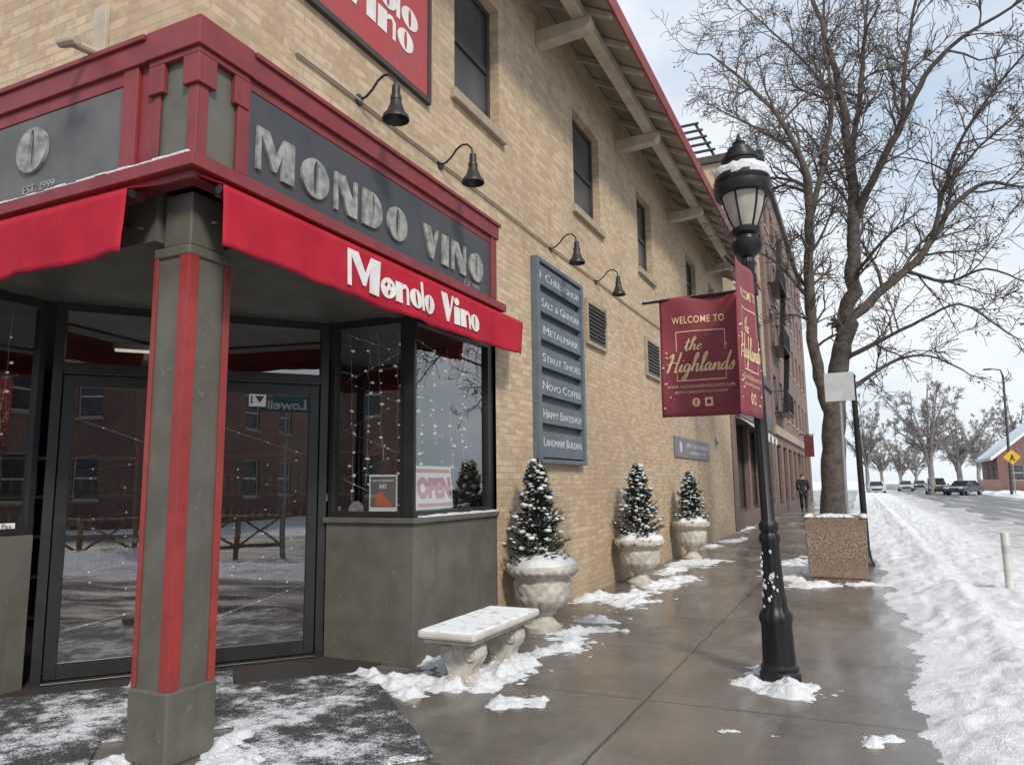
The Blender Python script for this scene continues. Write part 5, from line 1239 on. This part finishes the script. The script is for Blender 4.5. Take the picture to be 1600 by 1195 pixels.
MB().box(X3+.3,X3+.85,yb_,yb_+.03,2.9,4.2).build('cloth',BANN2,fb); MB().tube([(X3,yb_+.015,4.25),(X3+.9,yb_+.015,4.25)],.03,6).build('arm',BLK,fb)
# house at right
hx=atY(1556,700,98).x
hs_=thing('brick_house','red brick house with snow covered gable roof across the road','house',(hx+5,104,0))
hol=[(hx+1.2,hx+2.4,1.2,2.9),(hx+4.,hx+5.2,1.2,2.9),(hx+7,hx+8.2,1.2,2.9)]
w=MB(); holed(w,'y',98,-1,hx,hx+10,-.2,3.9,hol,.15); hol2=[(100,101.4,1.2,2.9),(104,105.4,1.2,2.9)]; holed(w,'x',hx,-1,98,110,-.2,3.9,hol2,.15); w.poly([(hx,98,3.9),(hx+10,98,3.9),(hx+5,98,8)]); w.build('wall',REDB,hs_,norm=False)
for h_ in hol: window(hs_,'y',98,-1,*h_,depth=.15,fm=PLAST)
for h_ in hol2: window(hs_,'x',hx,-1,*h_,depth=.15,fm=PLAST)
for sgn in (-1,1):
    MB().prism([(hx+5+sgn*5.6,97.4,3.45),(hx+5,97.4,8.02),(hx+5,97.4,8.35),(hx+5+sgn*5.7,97.4,3.75)],(0,13.2,0)).build('roof',SNOW,hs_)
MB().box(hx+6.5,hx+7.3,103,103.8,6,9.2).build('chimney',REDB,hs_)
fx=atY(1531,740,96).x
fn=thing('wooden_fence','low reddish fence left of the brick house across the road','fence',((fx+hx)/2,97,-.2))
f=MB()
for i in range(26): f.box(fx+(hx-fx)*i/26,fx+(hx-fx)*i/26+(hx-fx)/26*.85,97,97.04,-.2,1.35)
f.build('pickets',BRN,fn); MB().box(fx,hx,97.041,97.1,.2,.3).build('rail',BRN,fn); MB().box(fx,hx,97.041,97.1,1.0,1.1).build('rail',BRN,fn)
# street light far
a=atY(1579,752,77); 
slt=thing('highway_light','tall grey cobra head street light across the road','street light',(a.x,77,-.2)); tp=atY(1563,578,77)
MB().tube([(a.x,77,-.2),(tp.x+.15,77,tp.z-.6),(tp.x,77,tp.z),(tp.x-.7,77,tp.z+.15)],[.13,.09,.07,.05],8).build('pole',DKW,slt,smooth=1)
MB().box(tp.x-1.3,tp.x-.65,76.85,77.15,tp.z+.06,tp.z+.2).build('lamp_head',DKW,slt,bevel=.05)
p=atY(1581,714,76)
cs=thing('crossing_sign','yellow diamond pedestrian crossing sign across the road','sign',(p.x,76,-.2))
MB().tube([(p.x,76,-.2),(p.x,76,p.z+.5)],.05,8).build('pole',STEEL,cs)
MB().prism([(p.x-.65,75.93,p.z),(p.x,75.93,p.z-.65),(p.x+.65,75.93,p.z),(p.x,75.93,p.z+.65)],(0,.02,0)).build('plate',YEL,cs)
MB().prism([(p.x-.06,75.92,p.z+.2),(p.x+.08,75.92,p.z+.2),(p.x+.1,75.92,p.z-.02),(p.x+.22,75.92,p.z-.32),(p.x+.12,75.92,p.z-.34),(p.x+.01,75.92,p.z-.1),(p.x-.12,75.92,p.z-.34),(p.x-.22,75.92,p.z-.3),(p.x-.08,75.92,p.z-.02)],(0,.006,0)).build('walker_mark',BLK,cs)
# buildings reflected in the shop glass
def block(name,label,x0,x1,y0,y1,h,mat,faces,loc):
    o=thing(name,label,'building',loc); w=MB()
    for ax,p,out,u0,u1 in faces:
        n=int((u1-u0)/3.2); hol=[(u0+1+i*3.2,u0+2.3+i*3.2,z,z+1.8) for i in range(n) for z in ((1.,4.4) if h>6 else (1.,))]
        holed(w,ax,p,out,u0,u1,-.2,h,hol,.15)
        for q in hol: window(o,ax,p,out,*q,depth=.15,fm=PLAST,sm=SILL)
        MB().abox(ax,p,out,u0,u1,h-.5,h+.2,.003,.3).build('cornice',SILL,o)
    w.build('wall',mat,o,norm=False)
    MB().box(x0,x1,y0,y1,h-.1,h+.15).build('roof',SNOW,o)
block('brick_building','red brick two storey building diagonally behind the viewer, mirrored in the shop doors',15,32,-34,-14,7.2,REDB,[('x',15,-1,-34,-14),('y',-14,1,15,32)],(23,-24,0))
block('brick_building','red brick building across the side street, mirrored in the corner window',-30,-4,-32,-15,6.8,REDB,[('y',-15,1,-30,-4),('x',-4,1,-32,-15)],(-17,-23,0))
block('brick_building','brown brick building over the road, mirrored in the sidewalk window',17,30,6,34,6.6,BRN,[('x',17,-1,6,34),('y',6,-1,17,30)],(23,20,0))
# ================================================================== CARS
def car(label,paint,suv,loc,rz,front=True):
    o=thing('parked_car' if not front else 'car',label,'car',(0,0,0),'cars on the snowy road')
    Wd=1.86; hb=1.0 if suv else .86; ht=1.72 if suv else 1.45
    pr=[(-2.28,.32),(-2.3,.62),(-2.2,hb-.08),(-1.2,hb),(1.5,hb+.02),(2.2,hb-.02),(2.3,.7),(2.28,.32)]
    b=MB(); b.prism([(-Wd/2,y_,z) for y_,z in pr],(Wd,0,0)); b.build('body',paint,o,bevel=.09)
    y0_,y1_,y2_,y3_=(-1.15,-.45,1.75,2.2) if suv else (-1.2,-.35,1.1,1.9)
    c=MB(); wb,wt=Wd/2-.06,Wd/2-.24
    c.v=[(-wb,y0_,hb),(wb,y0_,hb),(wb,y3_,hb),(-wb,y3_,hb),(-wt,y1_,ht),(wt,y1_,ht),(wt,y2_,ht),(-wt,y2_,ht)]; c.f=[(4,5,6,7),(0,1,5,4),(1,2,6,5),(2,3,7,6),(3,0,4,7),(0,3,2,1)]
    c.build('cabin',paint,o,bevel=.07)
    def lerpq(q,m_):
        cen=sum((V(p) for p in q),V((0,0,0)))/4; return [cen+(V(p)-cen)*m_ for p in q]
    for nm,q in (('windscreen',(0,1,5,4)),('side_window',(1,2,6,5)),('rear_window',(2,3,7,6)),('side_window',(3,0,4,7))):
        pq=[V(c.v[i]) for i in q]; nr=(pq[1]-pq[0]).cross(pq[2]-pq[0]).normalized(); cen=sum(pq,V((0,0,0)))/4
        if nr.dot(cen-V((0,.3,1.2)))<0: nr=-nr
        MB().poly([p+nr*.012 for p in lerpq(pq,.86)]).build(nm,CGL,o)
    for sx in (-1,1):
        for yy in (-1.42,1.4):
            w_=MB().lathe([(.34,-.11),(.35,-.08),(.35,.08),(.34,.11)],20).xf(basis((sx*(Wd/2-.1),yy,.34),(0,1,0),(0,0,1),(1,0,0))).build('wheel',TYRE,o,smooth=.7)
            MB().lathe([(.2,-.115),(.2,.115)],14).xf(basis((sx*(Wd/2-.1),yy,.34),(0,1,0),(0,0,1),(1,0,0))).build('rim',STEEL,w_,smooth=.7)
        MB().box(sx*.62-.18,sx*.62+.18,-2.315,-2.2,.64,.78).build('headlight',HEADL,o,bevel=.02)
        MB().box(sx*.7-.14,sx*.7+.14,2.22,2.31,.7,.86).build('tail_light',TAILL,o,bevel=.02)
        MB().box(sx*(Wd/2+.08)-.09,sx*(Wd/2+.08)+.09,-.95,-.8,hb,hb+.14).build('mirror',paint,o,bevel=.02)
    MB().box(-.5,.5,-2.31,-2.24,.42,.6).build('grille',BLK,o)
    o.location=loc; o.rotation_euler=(0,0,rz)
    return o
p=atY(1462,750,90); car('dark sport utility vehicle facing the viewer on the road, left of the dark blue car',CARD,True,(p.x,90,-.14),0)
p=atY(1505,750,86); car('dark blue car turned slightly sideways on the road, right of the dark utility vehicle',CARB,False,(p.x,86,-.14),-.5)
p=atY(1414,750,118); car('small silver car far down the road',CARS,False,(p.x,118,-.14),0)
p=atY(1436,750,138); car('farthest dark car just left of the dark utility vehicle',CARD,False,(p.x,138,-.14),0)
p=atY(1364,750,96); car('snow covered white car parked at the near kerb far down the street',CARW,False,(p.x+.3,96,-.14),0,False)
# ================================================================== PERSON
p=G(1257,799)
pe=thing('person','person in dark jacket and trousers walking away down the sidewalk','person',(0,0,0))
def skin(name,verts,edges,rad,mat,parent,root=0):
    me=bpy.data.meshes.new(name); me.from_pydata(verts,edges,[]); o=bpy.data.objects.new(name,me); C.objects.link(o); o.parent=parent
    sk=o.modifiers.new('skin','SKIN'); sk.use_smooth_shade=True
    if not me.skin_vertices:
        bm=bmesh.new(); bm.from_mesh(me); bm.verts.layers.skin.verify(); bm.to_mesh(me); bm.free()
    lay=me.skin_vertices[0].data
    for i,r in enumerate(rad): lay[i].radius=(r,r) if not isinstance(r,tuple) else r; lay[i].use_root=(i==root)
    sd=o.modifiers.new('sub','SUBSURF'); sd.levels=2; sd.render_levels=2
    me.materials.append(mat); return o
bv=[(0,0,.98),(0,0,1.2),(0,.0,1.42),(0,.01,1.53),(0,.02,1.62),(0,.03,1.72),
    (.1,0,.95),(.11,.08,.5),(.11,-.05,.09),(.115,.08,.04),(-.1,0,.95),(-.11,.14,.52),(-.11,.3,.1),(-.115,.42,.05),
    (.19,0,1.42),(.25,-.04,1.16),(.2,.1,.97),(.17,.15,.93),(-.19,0,1.42),(-.25,-.06,1.16),(-.2,.08,.97),(-.17,.14,.93)]
be=[(0,1),(1,2),(2,3),(3,4),(4,5),(0,6),(6,7),(7,8),(8,9),(0,10),(10,11),(11,12),(12,13),(2,14),(14,15),(15,16),(16,17),(2,18),(18,19),(19,20),(20,21)]
brd=[.13,.13,.14,.055,.085,.07,.085,.06,.04,.035,.085,.06,.04,.035,.06,.045,.032,.03,.06,.045,.032,.03]
skin('body',bv,be,brd,SKIN,pe)
jv=[(0,0,.88),(0,0,1.2),(0,0,1.42),(0,0,1.5),(.19,0,1.42),(.26,-.04,1.16),(.2,.1,.98),(-.19,0,1.42),(-.26,-.06,1.16),(-.2,.08,.98)]
skin('jacket',jv,[(0,1),(1,2),(2,3),(2,4),(4,5),(5,6),(2,7),(7,8),(8,9)],[(.17,.15),(.165,.14),(.17,.14),.075,.085,.07,.06,.085,.07,.06],CLOTH,pe,1)
tv=[(0,0,.97),(.1,0,.9),(.11,.08,.5),(.11,-.05,.1),(-.1,0,.9),(-.11,.14,.52),(-.11,.3,.12)]
skin('trousers',tv,[(0,1),(1,2),(2,3),(0,4),(4,5),(5,6)],[.15,.11,.085,.075,.11,.085,.075],CLOTH2,pe)
skin('shoe',[(.11,-.08,.06),(.115,.12,.045)],[(0,1)],[.055,.045],BLK,pe); skin('shoe',[(-.11,.27,.07),(-.115,.46,.05)],[(0,1)],[.055,.045],BLK,pe)
skin('hair',[(0,-.03,1.64),(0,.01,1.73)],[(0,1)],[.085,.085],HAIR,pe)
pe.location=(p.x,p.y,0); pe.scale=(1.0,1.0,1.02)
# ================================================================== LIGHT
sund=V((.57,-.53,.63)).normalized()
sd_=bpy.data.lights.new('sun','SUN'); sd_.energy=3.1; sd_.angle=radians(9); sd_.color=(1,.93,.84); so=bpy.data.objects.new('sun',sd_); C.objects.link(so)
so.rotation_euler=sund.to_track_quat('Z','Y').to_euler(); so.location=(20,-20,30)
wo=bpy.data.worlds.new('World'); S.world=wo; wo.use_nodes=True; t=wo.node_tree; t.nodes.clear()
o=nd(t,'ShaderNodeOutputWorld'); bg=nd(t,'ShaderNodeBackground'); bg.inputs[1].default_value=.1; t.links.new(bg.outputs[0],o.inputs[0])
sk=nd(t,'ShaderNodeTexSky'); sk.sky_type='NISHITA'; sk.sun_disc=False; sk.sun_elevation=math.asin(sund.z); sk.sun_rotation=atan2(sund.x,sund.y); sk.air_density=1; sk.dust_density=.8; sk.ozone_density=1.5
tc=nd(t,'ShaderNodeTexCoord').outputs['Generated']; mp=nd(t,'ShaderNodeMapping'); mp.inputs['Scale'].default_value=(1,1,2.4); t.links.new(tc,mp.inputs[0])
n1=noi(t,mp.outputs[0],1.5,7,.55); f=mathn(t,'MULTIPLY',sstep(t,n1,.36,.66),.82)
c1=mixc(t,.72,sk.outputs[0],(6.6,8.1,9.9))
c=mixc(t,f,c1,(10.2,10.5,10.9)); t.links.new(c,bg.inputs[0])
S.view_settings.view_transform='Standard'; S.view_settings.look='None'; S.view_settings.exposure=0
